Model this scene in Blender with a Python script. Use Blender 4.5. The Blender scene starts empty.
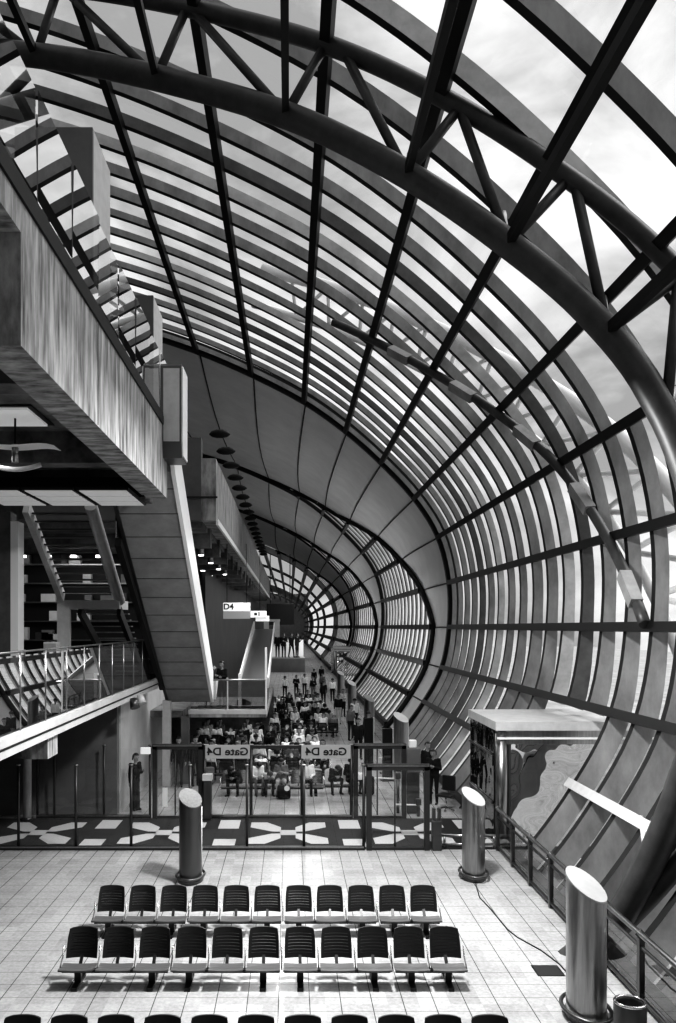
import bpy, bmesh, math, random
from mathutils import Vector, Matrix, Quaternion
random.seed(7)
C = bpy.context.scene.collection
PI = math.pi

# ------------------------------------------------------------------ materials
def nmat(name):
    m = bpy.data.materials.new(name); m.use_nodes = True
    nt = m.node_tree
    return m, nt, nt.nodes['Principled BSDF']

def grey(name, v, rough=.5, metal=0., noise=0., scale=4., stretch=(1, 1, 1), spec=.5, bump=0.):
    m, nt, b = nmat(name)
    b.inputs['Base Color'].default_value = (v, v, v, 1)
    b.inputs['Roughness'].default_value = rough
    b.inputs['Metallic'].default_value = metal
    b.inputs['Specular IOR Level'].default_value = spec
    if noise > 0:
        tc = nt.nodes.new('ShaderNodeTexCoord'); mp = nt.nodes.new('ShaderNodeMapping')
        mp.inputs['Scale'].default_value = stretch
        n = nt.nodes.new('ShaderNodeTexNoise'); n.inputs['Scale'].default_value = scale
        n.inputs['Detail'].default_value = 6; n.inputs['Roughness'].default_value = .65
        r = nt.nodes.new('ShaderNodeValToRGB')
        lo, hi = max(0, v * (1 - noise)), min(1, v * (1 + noise))
        r.color_ramp.elements[0].position = .3; r.color_ramp.elements[0].color = (lo, lo, lo, 1)
        r.color_ramp.elements[1].position = .7; r.color_ramp.elements[1].color = (hi, hi, hi, 1)
        nt.links.new(tc.outputs['Object'], mp.inputs['Vector']); nt.links.new(mp.outputs['Vector'], n.inputs['Vector'])
        nt.links.new(n.outputs['Fac'], r.inputs['Fac']); nt.links.new(r.outputs['Color'], b.inputs['Base Color'])
        if bump > 0:
            bp = nt.nodes.new('ShaderNodeBump'); bp.inputs['Strength'].default_value = bump
            nt.links.new(n.outputs['Fac'], bp.inputs['Height']); nt.links.new(bp.outputs['Normal'], b.inputs['Normal'])
    return m

def glass(name, refl, tint=1., rough=.0, frost=0.):
    """architectural glass: see-through with a mirror share"""
    m = bpy.data.materials.new(name); m.use_nodes = True
    nt = m.node_tree; nt.nodes.clear()
    o = nt.nodes.new('ShaderNodeOutputMaterial'); mx = nt.nodes.new('ShaderNodeMixShader')
    t = nt.nodes.new('ShaderNodeBsdfTransparent'); t.inputs['Color'].default_value = (tint, tint, tint, 1)
    g = nt.nodes.new('ShaderNodeBsdfGlossy'); g.inputs['Roughness'].default_value = rough
    g.inputs['Color'].default_value = (.9, .9, .9, 1)
    mx.inputs['Fac'].default_value = refl
    nt.links.new(t.outputs[0], mx.inputs[1]); nt.links.new(g.outputs[0], mx.inputs[2])
    last = mx
    if frost > 0:
        d = nt.nodes.new('ShaderNodeBsdfDiffuse'); d.inputs['Color'].default_value = (.6, .6, .6, 1)
        m2 = nt.nodes.new('ShaderNodeMixShader'); m2.inputs['Fac'].default_value = frost
        nt.links.new(mx.outputs[0], m2.inputs[1]); nt.links.new(d.outputs[0], m2.inputs[2]); last = m2
    nt.links.new(last.outputs[0], o.inputs['Surface'])
    return m

def wavy_mirror(name, v, scale, strength):
    m, nt, b = nmat(name)
    b.inputs['Base Color'].default_value = (v, v, v, 1); b.inputs['Metallic'].default_value = 1
    b.inputs['Roughness'].default_value = .03
    n = nt.nodes.new('ShaderNodeTexNoise'); n.inputs['Scale'].default_value = scale; n.inputs['Detail'].default_value = 1
    tc = nt.nodes.new('ShaderNodeTexCoord'); bp = nt.nodes.new('ShaderNodeBump')
    bp.inputs['Strength'].default_value = strength; bp.inputs['Distance'].default_value = .2
    nt.links.new(tc.outputs['Object'], n.inputs['Vector'])
    nt.links.new(n.outputs['Fac'], bp.inputs['Height']); nt.links.new(bp.outputs['Normal'], b.inputs['Normal'])
    return m

def emit(name, v, s):
    m, nt, b = nmat(name)
    b.inputs['Base Color'].default_value = (v, v, v, 1)
    b.inputs['Emission Color'].default_value = (1, 1, 1, 1); b.inputs['Emission Strength'].default_value = s
    return m

def tile_floor():
    m, nt, b = nmat('polished tile floor')
    tc = nt.nodes.new('ShaderNodeTexCoord'); sp = nt.nodes.new('ShaderNodeSeparateXYZ')
    nt.links.new(tc.outputs['Object'], sp.inputs[0])
    def math_(op, a, bval):
        n = nt.nodes.new('ShaderNodeMath'); n.operation = op
        for i, s in enumerate((a, bval)):
            if s is None: continue
            if isinstance(s, (int, float)): n.inputs[i].default_value = s
            else: nt.links.new(s, n.inputs[i])
        return n.outputs[0]
    T = .465
    def line(axis, w):
        q = math_('DIVIDE', sp.outputs[axis], T)
        f = math_('FRACT', math_('ADD', q, 1000.37), None)
        d = math_('ABSOLUTE', math_('SUBTRACT', f, .5), None)
        return math_('GREATER_THAN', d, .5 - w)
    lx, ly = line('X', .014), line('Y', .012)
    ln = math_('MAXIMUM', lx, math_('MULTIPLY', ly, .75))
    big = nt.nodes.new('ShaderNodeTexNoise'); big.inputs['Scale'].default_value = .55; big.inputs['Detail'].default_value = 3
    fine = nt.nodes.new('ShaderNodeTexNoise'); fine.inputs['Scale'].default_value = 14; fine.inputs['Detail'].default_value = 5
    fine.inputs['Roughness'].default_value = .7
    nt.links.new(tc.outputs['Object'], big.inputs['Vector']); nt.links.new(tc.outputs['Object'], fine.inputs['Vector'])
    wn = nt.nodes.new('ShaderNodeTexWhiteNoise'); cell = nt.nodes.new('ShaderNodeCombineXYZ')
    for i, ax in enumerate(('X', 'Y')):
        nt.links.new(math_('FLOOR', math_('ADD', math_('DIVIDE', sp.outputs[ax], T), 1000.87), None), cell.inputs[i])
    nt.links.new(cell.outputs[0], wn.inputs['Vector'])
    v = math_('ADD', math_('MULTIPLY', big.outputs['Fac'], .22), math_('MULTIPLY', fine.outputs['Fac'], .34))
    v = math_('ADD', v, math_('MULTIPLY', wn.outputs['Value'], .07))
    v = math_('ADD', v, .06)
    v = math_('MULTIPLY', v, math_('SUBTRACT', 1., math_('MULTIPLY', ln, .8)))
    cc = nt.nodes.new('ShaderNodeCombineColor')
    for i in range(3): nt.links.new(v, cc.inputs[i])
    nt.links.new(cc.outputs[0], b.inputs['Base Color'])
    b.inputs['Roughness'].default_value = .24; b.inputs['Specular IOR Level'].default_value = .32
    return m

M = dict(
    floor=tile_floor(),
    black=grey('dark painted steel', .012, .45, spec=.3),
    rib=grey('grey fin', .25, .5, noise=.4, scale=1.2, stretch=(1, 1, .5)), rib_d=grey('dark grey fin', .1, .5, noise=.4, scale=1.2), rib_l=grey('light grey fin', .45, .5, noise=.3, scale=1.2),
    ribedge=grey('dark fin edge', .012, .6),
    chord=grey('truss paint', .055, .45, noise=.3, scale=3),
    fabric=grey('membrane', .66, .8, noise=.08, scale=.6),
    seam=grey('membrane seam', .03, .8),
    concrete=grey('streaked concrete', .27, .8, noise=.85, scale=2.4, stretch=(1, 2.4, .35)),
    concrete_d=grey('dark concrete', .09, .8, noise=.4, scale=1.5),
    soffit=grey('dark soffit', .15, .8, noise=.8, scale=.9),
    wall=grey('grey panel wall', .13, .6, noise=.2, scale=1.),
    wall_l=grey('pale wall', .42, .6, noise=.15, scale=1.),
    darkwall=grey('dark wall', .025, .6, noise=.5, scale=.5),
    white=grey('white paint', .75, .5), pale=grey('pale grey paint', .5, .5, noise=.1),
    metal=grey('brushed metal', .34, .3, metal=1., noise=.2, scale=3, stretch=(6, 6, .4)),
    metal_d=grey('dark metal', .12, .35, metal=.8),
    cladding=grey('escalator cladding', .26, .55, noise=.18, scale=2),
    frame=grey('door frame metal', .06, .4, metal=.6),
    carpet=grey('dark carpet', .022, .95, noise=.5, scale=30), inlay=grey('pale carpet motif', .5, .95, noise=.1, scale=20),
    plastic=grey('dark seat shell', .018, .38), seat=grey('grey seat pan', .1, .45), leg=grey('bench steel', .03, .35, metal=.5),
    chrome=grey('chrome', .7, .12, metal=1.),
    glass=glass('facade glass', .06), clear=glass('screen glass', .05, .98), rail=glass('balustrade glass', .7, .5),
    mirror=glass('walkway glass', .8, .75), lens=glass('far glass', .05), board=glass('panel glass', .3, .6),
    kiosk=wavy_mirror('wavy dark glass', .6, 1.0, .6), kioskside=wavy_mirror('dark side glass', .22, 1.4, .2),
    light=emit('light panel', .3, .2), lamp=emit('lamp lens', .8, 4.), top=grey('diffuser top', .4, .5, noise=.08),
    sign=grey('sign face', .36, .5), signw=emit('lit sign face', .7, .2), signg=emit('sign grey', .2, .06), ink=grey('ink', .012, .6),
    cable=grey('black cable', .01, .5), asphalt=grey('apron', .5, .9, noise=.3, scale=.3),
    ext=grey('pale exterior steel', .85, .5),
    skin=grey('skin', .28, .6), hair=grey('hair', .01, .5), shoe=grey('shoe', .015, .5), eye=grey('eye', .01, .3),
    c_white=grey('white cloth', .78, .9), c_lt=grey('light cloth', .45, .9), c_mid=grey('grey cloth', .13, .9), c_dk=grey('dark cloth', .018, .9, spec=.2),
)

# ------------------------------------------------------------------ mesh helper
class MB:
    def __init__(s): s.v, s.f, s.m, s.sm = [], [], [], []
    def add(s, vs, fs, mi=0, smooth=False):
        o = len(s.v); s.v += [tuple(v) for v in vs]
        for f in fs: s.f.append([i + o for i in f]); s.m.append(mi); s.sm.append(smooth)
        return s
    def box(s, x0, x1, y0, y1, z0, z1, mi=0, bevel=0):
        if bevel:
            bm = bmesh.new(); bmesh.ops.create_cube(bm, size=1)
            bmesh.ops.scale(bm, vec=(x1 - x0, y1 - y0, z1 - z0), verts=bm.verts)
            bmesh.ops.translate(bm, vec=((x0 + x1) / 2, (y0 + y1) / 2, (z0 + z1) / 2), verts=bm.verts)
            bmesh.ops.bevel(bm, geom=bm.edges[:], offset=bevel, segments=2, profile=.5, affect='EDGES')
            bm.verts.index_update()
            s.add([v.co for v in bm.verts], [[v.index for v in f.verts] for f in bm.faces], mi); bm.free(); return s
        vs = [(x, y, z) for z in (z0, z1) for y in (y0, y1) for x in (x0, x1)]
        return s.add(vs, [(0, 2, 3, 1), (4, 5, 7, 6), (0, 1, 5, 4), (2, 6, 7, 3), (0, 4, 6, 2), (1, 3, 7, 5)], mi)
    def tube(s, pts, r, n=8, mi=0, cap=True, closed=False):
        pts = [Vector(p) for p in pts]; k = len(pts)
        rs = r if isinstance(r, (list, tuple)) else [r] * k
        vs, fs, ref = [], [], None
        for i, p in enumerate(pts):
            a, b = (pts[(i - 1) % k], pts[(i + 1) % k]) if closed else (pts[max(i - 1, 0)], pts[min(i + 1, k - 1)])
            t = (b - a).normalized()
            if ref is None: ref = t.orthogonal().normalized()
            ref = (ref - t * ref.dot(t)); ref = ref.normalized() if ref.length > 1e-6 else t.orthogonal().normalized()
            q = t.cross(ref)
            for j in range(n):
                an = 2 * PI * j / n; vs.append(p + (ref * math.cos(an) + q * math.sin(an)) * rs[i])
        rings = k if closed else k - 1
        for i in range(rings):
            for j in range(n):
                a, b = i * n + j, i * n + (j + 1) % n; i2 = (i + 1) % k
                fs.append((a, b, i2 * n + (j + 1) % n, i2 * n + j))
        s.add(vs, fs, mi, True)
        if cap and not closed:
            o = len(s.v) - len(vs)
            s.f.append([o + j for j in range(n)][::-1]); s.m.append(mi); s.sm.append(False)
            s.f.append([o + (k - 1) * n + j for j in range(n)]); s.m.append(mi); s.sm.append(False)
        return s
    def bar(s, p0, p1, w, h, mi=0, up=(0, 0, 1)):
        p0, p1 = Vector(p0), Vector(p1); t = (p1 - p0).normalized(); u = Vector(up)
        if abs(t.dot(u)) > .98: u = Vector((0, 1, 0))
        r = t.cross(u).normalized(); u = r.cross(t)
        vs = [p + r * (a * w / 2) + u * (b * h / 2) for p in (p0, p1) for b in (-1, 1) for a in (-1, 1)]
        return s.add(vs, [(0, 1, 3, 2), (4, 6, 7, 5), (0, 4, 5, 1), (2, 3, 7, 6), (0, 2, 6, 4), (1, 5, 7, 3)], mi)
    def prism(s, poly, a0, a1, axis='x', mi=0):
        """poly of 2-D points swept along axis from a0 to a1"""
        def mk(p, a):
            return {'x': (a, p[0], p[1]), 'y': (p[0], a, p[1]), 'z': (p[0], p[1], a)}[axis]
        n = len(poly)
        vs = [mk(p, a0) for p in poly] + [mk(p, a1) for p in poly]
        fs = [list(range(n))[::-1], list(range(n, 2 * n))] + [(i, (i + 1) % n, n + (i + 1) % n, n + i) for i in range(n)]
        return s.add(vs, fs, mi)
    def grid(s, rows, mi=0, smooth=True):
        n = len(rows[0]); vs = [p for r in rows for p in r]
        return s.add(vs, [(i * n + j, i * n + j + 1, (i + 1) * n + j + 1, (i + 1) * n + j) for i in range(len(rows) - 1) for j in range(n - 1)], mi, smooth)
    def build(s, name, mats, parent=None, fix=True):
        me = bpy.data.meshes.new(name); me.from_pydata(s.v, [], s.f)
        for m in (mats if isinstance(mats, (list, tuple)) else [mats]): me.materials.append(M[m] if isinstance(m, str) else m)
        me.polygons.foreach_set('material_index', s.m); me.polygons.foreach_set('use_smooth', s.sm)
        if fix:
            bm = bmesh.new(); bm.from_mesh(me); bmesh.ops.recalc_face_normals(bm, faces=bm.faces); bm.to_mesh(me); bm.free()
        o = bpy.data.objects.new(name, me); C.objects.link(o)
        if parent is not None: o.parent = parent
        return o

def tag(o, label=None, cat=None, group=None, kind=None):
    if label: o['label'] = label
    if cat: o['category'] = cat
    if group: o['group'] = group
    if kind: o['kind'] = kind
    return o
def empty(name, loc=(0, 0, 0), rz=0):
    o = bpy.data.objects.new(name, None); C.objects.link(o); o.location = loc; o.rotation_euler = (0, 0, rz)
    o.empty_display_size = .1
    return o
def thing(name, label, cat, loc=(0, 0, 0), rz=0, group=None): return tag(empty(name, loc, rz), label, cat, group)
def struct(name, loc=(0, 0, 0)): return tag(empty(name, loc), kind='structure')
def smesh(name, mb, mats, parent=None):
    o = mb.build(name, mats, parent)
    if parent is None: o['kind'] = 'structure'
    return o
def copy_tree(o, parent=None):
    c = o.copy(); C.objects.link(c); c.parent = parent
    for ch in list(o.children): copy_tree(ch, c)
    return c
def text(name, body, size, mat, parent, loc, rot=(PI / 2, 0, 0), sx=1.):
    cu = bpy.data.curves.new(name, 'FONT'); cu.body = body; cu.size = size; cu.align_x = 'CENTER'; cu.align_y = 'CENTER'
    cu.extrude = .004; cu.offset = .006 * size / .3
    cu.materials.append(M[mat])
    tmp = bpy.data.objects.new(name, cu); C.objects.link(tmp)
    me = bpy.data.meshes.new_from_object(tmp.evaluated_get(bpy.context.evaluated_depsgraph_get())); bpy.data.objects.remove(tmp)
    o = bpy.data.objects.new(name, me); C.objects.link(o); o.parent = parent; o.location = loc; o.rotation_euler = rot; o.scale = (sx, 1, 1)
    return o
ORD = ['first', 'second', 'third', 'fourth', 'fifth', 'sixth', 'seventh', 'eighth', 'ninth', 'tenth', 'eleventh', 'twelfth', 'thirteenth', 'fourteenth', 'fifteenth', 'sixteenth', 'seventeenth', 'eighteenth']

# ------------------------------------------------------------------ concourse cross-section (X, Z), floor at the right up over to the left
PTS = [(1.4, -2.9), (3.7, -1.3), (5.35, .2), (6.62, 1.9), (7.5, 3.6), (7.86, 5.6), (7.85, 7.8), (7.31, 10.04), (6.13, 11.95),
       (4.5, 13.7), (2.75, 15.25), (.7, 16.7), (-1.9, 18.05), (-4.6, 19.2), (-7.4, 20.1), (-10.5, 20.8), (-14, 21.2)]
def cs(s, off=0.):
    n = len(PTS); s = max(0., min(n - 1.0001, s)); i = int(s); t = s - i
    p = [PTS[max(0, min(n - 1, i + k))] for k in (-1, 0, 1, 2)]
    def cr(a):
        return .5 * (2 * p[1][a] + (-p[0][a] + p[2][a]) * t + (2 * p[0][a] - 5 * p[1][a] + 4 * p[2][a] - p[3][a]) * t * t + (-p[0][a] + 3 * p[1][a] - 3 * p[2][a] + p[3][a]) * t ** 3)
    def dr(a):
        return .5 * ((-p[0][a] + p[2][a]) + 2 * (2 * p[0][a] - 5 * p[1][a] + 4 * p[2][a] - p[3][a]) * t + 3 * (-p[0][a] + 3 * p[1][a] - 3 * p[2][a] + p[3][a]) * t * t)
    x, z, dx, dz = cr(0), cr(1), dr(0), dr(1); L = math.hypot(dx, dz)
    return x + off * dz / L, z - off * dx / L
def P(s, d, off=0.):
    x, z = cs(s, off); return Vector((x, d, z))
def frange(a, b, n): return [a + (b - a) * i / n for i in range(n + 1)]

def fin(d, s0, s1, depth=.3, thick=.2, per=5, mats=('rib', 'ribedge'), o0=.05, foot=0.):
    """flat plate following the arch: wide faces look along the hall"""
    mb = MB(); n = max(2, int((s1 - s0) * per)); ss = frange(s0, s1, n); vs = []
    for s in ss:
        dp = depth + foot * max(0, min(1, (5.2 - s) / 1.2))
        vs += [P(s, d - thick / 2, o0), P(s, d - thick / 2, o0 + dp), P(s, d + thick / 2, o0 + dp), P(s, d + thick / 2, o0)]
    a, e = [], []
    for i in range(n):
        b = i * 4
        a += [(b, b + 1, b + 5, b + 4), (b + 2, b + 3, b + 7, b + 6)]
        e += [(b + 1, b + 2, b + 6, b + 5), (b + 3, b, b + 4, b + 7)]
    mb.add(vs, a, 0); o = len(mb.v) - len(vs)
    for f in e: mb.f.append(list(f)); mb.m.append(1); mb.sm.append(False)
    for f in ((0, 3, 2, 1), (n * 4, n * 4 + 1, n * 4 + 2, n * 4 + 3)): mb.f.append(list(f)); mb.m.append(1); mb.sm.append(False)
    return mb

# ---- bay one: full glass over the near hall
A = 42.
K0, K1 = 21.3, 25.1                                   # the gate vestibule breaks through the glass here
bay = struct('window_1')
rr = random.Random(3)
full = [A - .25 - 1.55 * i for i in range(15)] + [17.3, 14.87, 12.6, 10.4, 8.2, 6.0, 3.8, 1.6]
part = [18.6, 16.0, 13.75, 11.5]                       # closer spacing low on the wall
for d in full + part:
    s0 = 3.95 if K0 < d < K1 else .4
    near = d < 18; top = 15.5 if d in full else 7.06
    m = rr.choice(['rib', 'rib', 'rib_d', 'rib_l', 'rib'])
    fin(d, s0, top, .36 if near else .3 if d < 28 else .22, .2, foot=.16 if d < 30 else .05).build('rib', [M[m], M['ribedge']], bay)
for k in range(2, 16):
    mb = MB(); x, z = cs(k, .0); nx, nz = Vector((cs(k, 1)[0] - x, cs(k, 1)[1] - z)).normalized()
    d0 = -1.5
    segs = [(d0, A)] if k > 3 else [(d0, 20.1), (K1, A)]
    for i, (a, b) in enumerate(segs):
        m_ = MB().bar((x - nx * .02, a, z - nz * .02), (x - nx * .02, b, z - nz * .02), .22, .18, 0, (nx, 0, nz))
        m_.build('purlin', 'pale' if k == 3 and i == 0 else 'black', bay)
for k in range(1, 16):
    mb = MB()
    for a, b in ([(-1.5, A)] if k >= 4 else [(-1.5, K0), (K1, A)]):
        ss = frange(k, k + 1 if k < 15 else 15.8, 4); mb.grid([[P(s, a, .72) for s in ss], [P(s, b, .72) for s in ss]])
    mb.build('glass_pane', 'glass', bay, fix=False)

# ---- bays beyond: membrane with a lens of glass low at the side
LS = [(0, .17), (5, .17), (6.1, .32), (7.05, .51), (8, .62), (9.45, .85), (11, .96), (12.2, 1.), (17, 1.)]
def lens_t(s):
    for (a, ta), (b, tb) in zip(LS, LS[1:]):
        if a <= s <= b: return ta + (tb - ta) * (s - a) / (b - a)
    return 1.
def lens_smax(t):
    if t < .17: return 0
    for (a, ta), (b, tb) in zip(LS, LS[1:]):
        if ta <= t <= tb and tb > ta: return a + (b - a) * (t - ta) / (tb - ta)
    return 5.
def lens_bay(num, D0, D1, spacing, purl):
    L = D1 - D0
    # membrane
    rows = []
    for s in frange(.5, 15.9, 80):
        t = lens_t(s); row = []
        for j in range(9):
            q = j / 8; w = math.sin(PI * q) * math.sin(PI * (s * 1.0 % 1)) * .12 - math.sin(PI * q) * .55 * min(1, t) + .25
            row.append(P(s, D0 + .1 + q * (t * L - .1), w))
        rows.append(row)
    ce = MB().grid(rows); ceil_ = smesh('ceiling' if num == 2 else f'ceiling.{num - 2:03d}', ce, 'fabric')
    for k in range(2, 16):
        t = lens_t(k); pts = [P(k + .0, D0 + .1 + q / 8 * (t * L - .1), -math.sin(PI * q / 8) * .55 * min(1, t) + .21) for q in range(9)]
        MB().tube(pts, .035 if num < 4 else .06, 5).build('seam', 'seam', ceil_)
    w = struct(f'window_{num}')
    d = D0 + L * .17 + spacing * .6
    while d < D1 - .4:
        sm = min(15.9, lens_smax((d - D0) / L))
        if sm > 1: fin(d, .6, sm, [.1, .09, .1][num - 2], spacing * .28).build('rib', [M['rib_l'], M['ribedge']], w)  # paler fin material carries the light on these far faces
        d += spacing
    for k in range(2, 12):
        a = D0 + L * lens_t(k)
        if D1 - a > 1:
            x, z = cs(k); MB().bar((x, a, z), (x, D1, z), purl, purl * 1.2).build('purlin', 'black', w)
    ss = frange(.6, 11.9, 50)
    MB().grid([[P(s, D0 + L * lens_t(s), .42) for s in ss], [P(s, D1, .42) for s in ss]]).build('glass_pane', 'lens', w, fix=False)
    edge = [P(s, D0 + L * lens_t(s), .1) for s in frange(.6, 12.2, 60)]
    MB().tube(edge, .16, 6).build('edge_cable', 'black', w)
    r = tag(MB().build('tmp', 'black'), kind='structure') if False else None
    fin(D0, .4, 15.9, .55, .28, mats=None, o0=-.1).build('ring_beam', [M['black'], M['black']], w)
    return w
lens_bay(2, 42, 72.6, 1.8, .24)
lens_bay(3, 72.6, 104, 2.4, .3)
lens_bay(4, 104, 142, 3.2, .36)
def glass_bay(num, D0, D1, tt, spacing, purl):
    L = D1 - D0; w = struct(f'window_{num}')
    rows = [[P(s, D0, .2), P(s, D0 + L * tt, .2)] for s in frange(.5, 15.9, 50)]
    smesh(f'ceiling.{num - 2:03d}', MB().grid(rows), 'fabric')
    d = D0 + L * tt
    while d < D1:
        fin(d, .5, 15.9, .6, .25, 4).build('rib', [M['ribedge'], M['ribedge']], w); d += spacing
    for k in range(2, 16):
        x, z = cs(k); MB().bar((x, D0, z), (x, D1, z), purl, purl).build('purlin', 'black', w)
    ss = frange(.5, 15.9, 50)
    MB().grid([[P(s, D0 + L * tt, .5) for s in ss], [P(s, D1, .5) for s in ss]]).build('glass_pane', 'lens', w, fix=False)
glass_bay(5, 142, 290, .09, 46, .55)
glass_bay(6, 290, 420, .45, 36, .6)
smesh('wall_end', MB().box(-20, 9, 420, 421, -3, 22), 'wall')

# ------------------------------------------------------------------ roof truss across the near hall, set on the skew
def dT(x): return 14.6 + .36 * (4.95 - x)
def TO(s, off=.0):
    if off < -1 and s < 5: off = -.15 - (off * -1 - .15) * max(0, (s - 2.2) / 2.8)
    x, z = cs(s, off); x0, _ = cs(s); return Vector((x, dT(x0) - .8 * max(0, 1 - abs(s - 5.2) / 1.7), z))
truss = thing('roof_truss', 'dark tubular steel truss arching across the glass roof nearest the viewer', 'roof truss', TO(3, -.2))
tl = -Vector(truss.location)
def sh(p): return Vector(p) + tl
MB().tube([sh(TO(s, -1.6)) for s in frange(1.5, 15.6, 90)], .24, 12).build('chord', 'chord', truss)
MB().tube([sh(TO(s, -.05)) for s in frange(1.5, 15.6, 90)], .17, 8).build('outer_chord', 'chord', truss)
NS = [2.7, 3.7, 4.7, 5.7, 6.7, 7.7, 8.78, 9.8, 10.98, 12.04, 13.1, 14.2, 15.2]
for i, s in enumerate(NS):
    n = TO(s, -1.6)
    for so in (NS[i] + .02 if i else 2.1, NS[i] + 1.05):
        if so < 15.4: MB().tube([sh(n), sh(TO(so, -.05))], .095, 8).build('strut', 'chord', truss)
    # a light tie from the node up to the first rib beyond
    x, z = cs(s + .35, .05)
    MB().tube([sh(n), sh(Vector((x, dT(x) + 2.3, z)))], .05, 6).build('tie', 'pale', truss)
for i, s in enumerate(NS[5:11]):
    n = TO(s, -1.6)
    tag(MB().bar((n.x, -1, n.z), (n.x, n.y, n.z), .13, .17).build('tie_beam', 'black'), kind='structure')
# crossing chord with bolted plates that runs on the other skew over the fins
def dE(z): return 18.4 + max(0, z - 5.6) * 1.02
def PE(s, off=-.16):
    x, z = cs(s, off); return Vector((x, dE(z), z))
cross = thing('crossing_chord', 'dark curved steel chord with pale bolted plates crossing behind the fins', 'roof truss', PE(5.02))
cl = -Vector(cross.location)
MB().tube([PE(s) + cl for s in frange(5.02, 10.6, 50)], .13, 10).build('chord', 'chord', cross)
for s in (5.4, 6.5, 7.5, 8.5, 9.5):
    p = PE(s, -.2); q = (PE(s + .08, -.2) - PE(s - .08, -.2))
    MB().bar(p - q + cl, p + q + cl, .27, .27, 0, (1, 0, 0)).build('plate', 'rib', cross)
# pale tubular truss outside the glass
def PX(s, off, dd=0):
    x, z = cs(s, off); return Vector((x, 17.5 + dd + max(-3, z - 5.6) * 1.15, z))
ext = thing('exterior_truss', 'pale tubular steel truss standing outside the glass wall', 'roof truss', PX(1.5, 2))
xl = -Vector(ext.location)
MB().tube([PX(s, 2.0) + xl for s in frange(1.2, 12, 50)], .24, 10).build('chord', 'ext', ext)
MB().tube([PX(s, .9, 2.2) + xl for s in frange(1.2, 12, 50)], .14, 8).build('chord', 'ext', ext)
for i in range(20):
    s = 1.6 + i * .5
    MB().tube([PX(s, 2.) + xl, PX(s + .25, .9, 2.2) + xl, ], .08, 6).build('strut', 'ext', ext)
    MB().tube([PX(s + .25, .9, 2.2) + xl, PX(s + .5, 2.) + xl], .08, 6).build('strut', 'ext', ext)

# ------------------------------------------------------------------ floor, ground, added outer walls
smesh('floor', MB().box(-16, 5.45, -6, 421, -.35, 0), 'floor')
smesh('ground', MB().box(-60, 160, -60, 460, -5.4, -4.9), 'asphalt')
smesh('added_wall_left', MB().box(-16.3, -16, -6, 421, -3, 21.6), 'concrete_d')  # added dark wall in place of the glazed other half, keeps this side dark
smesh('added_wall_back', MB().box(-16, 9, -6.3, -6, -3, 10), 'wall')  # added wall behind the camera to keep the hall dark
smesh('trim_1', MB().box(5.45, 5.6, -6, 421, -.6, .02), 'black')

# ------------------------------------------------------------------ upper walkway
XB = -2.85
wb = struct('walkway_beam')
MB().box(XB - .5, XB, 9., 19.7, 8.58, 10.12).build('beam_face', 'concrete', wb)
MB().box(XB - 1.6, XB, -4, 9., 9.78, 10.12).build('beam_top', 'concrete', wb)
MB().box(XB - 1.5, XB - .5, 9.0, 9.5, 8.58, 9.78).build('beam_end', 'concrete_d', wb)
MB().box(XB - .25, XB + .03, -4, 19.7, 10.12, 10.3).build('kerb', 'black', wb)
for d in (12.6, 16.6): MB().box(XB + .0, XB + .006, d, d + .02, 8.6, 10.1).build('joint', 'seam', wb)
ws = struct('walkway_slab')
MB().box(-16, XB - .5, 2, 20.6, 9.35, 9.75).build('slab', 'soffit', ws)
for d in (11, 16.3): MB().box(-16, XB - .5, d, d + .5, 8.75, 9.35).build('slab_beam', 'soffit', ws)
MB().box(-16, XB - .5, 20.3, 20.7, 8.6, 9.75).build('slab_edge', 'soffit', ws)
# glass balustrade on the walkway: tilted panes that mirror the roof
gb = thing('glass_balustrade', 'tall mirror-like glass balustrade standing on the concrete upper walkway', 'balustrade', (XB, 8, 10.3))
for i in range(-2, 8):
    y0 = 8.15 + 1.53 * i; tilt = .02 * ((i * 7) % 3 - 1)
    mb = MB(); y1 = y0 + 1.5
    mb.add([(-.02, y0 - 8, 0), (-.02, y1 - 8, 0), (-.02 + tilt, y1 - 8, 1.42), (-.02 + tilt, y0 - 8, 1.42)], [(0, 1, 2, 3)])
    mb.build('glass_pane', 'mirror', gb, fix=False)
MB().box(-.1, .02, -2, 11.7, -.02, .06).build('bottom_rail', 'black', gb)
# tall blade panels behind it
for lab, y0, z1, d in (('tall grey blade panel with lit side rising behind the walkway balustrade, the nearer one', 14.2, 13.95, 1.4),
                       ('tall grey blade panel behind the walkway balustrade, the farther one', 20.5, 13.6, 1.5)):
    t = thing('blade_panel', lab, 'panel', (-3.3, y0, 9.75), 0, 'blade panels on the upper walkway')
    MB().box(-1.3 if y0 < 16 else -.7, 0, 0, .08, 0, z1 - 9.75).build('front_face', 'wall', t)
    MB().box(-.06, 0, .08, d, 0, z1 - 9.75).build('side_face', 'pale', t)  # side coloured paler than the front for the light falling on it
# box at the head of the escalator
t = thing('end_box', 'upright metal box with chamfered corners capping the end of the walkway beam above the escalator', 'box', (-2.85, 19, 9.4))
MB().prism([(.0, .3), (.12, 0), (.95, 0), (.95, 2.1), (.06, 2.1), (0, 2.04)], -.05, .42, 'x').build('body', 'metal_d', t)
MB().prism([(.03, .35), (.14, .05), (.9, .05), (.9, 2.05), (.08, 2.05), (.03, 2.0)], .42, .45, 'x').build('side_panel', 'white', t)
MB().box(.02, .38, -.02, .0, .35, 1.98).build('front_panel', 'pale', t)

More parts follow.
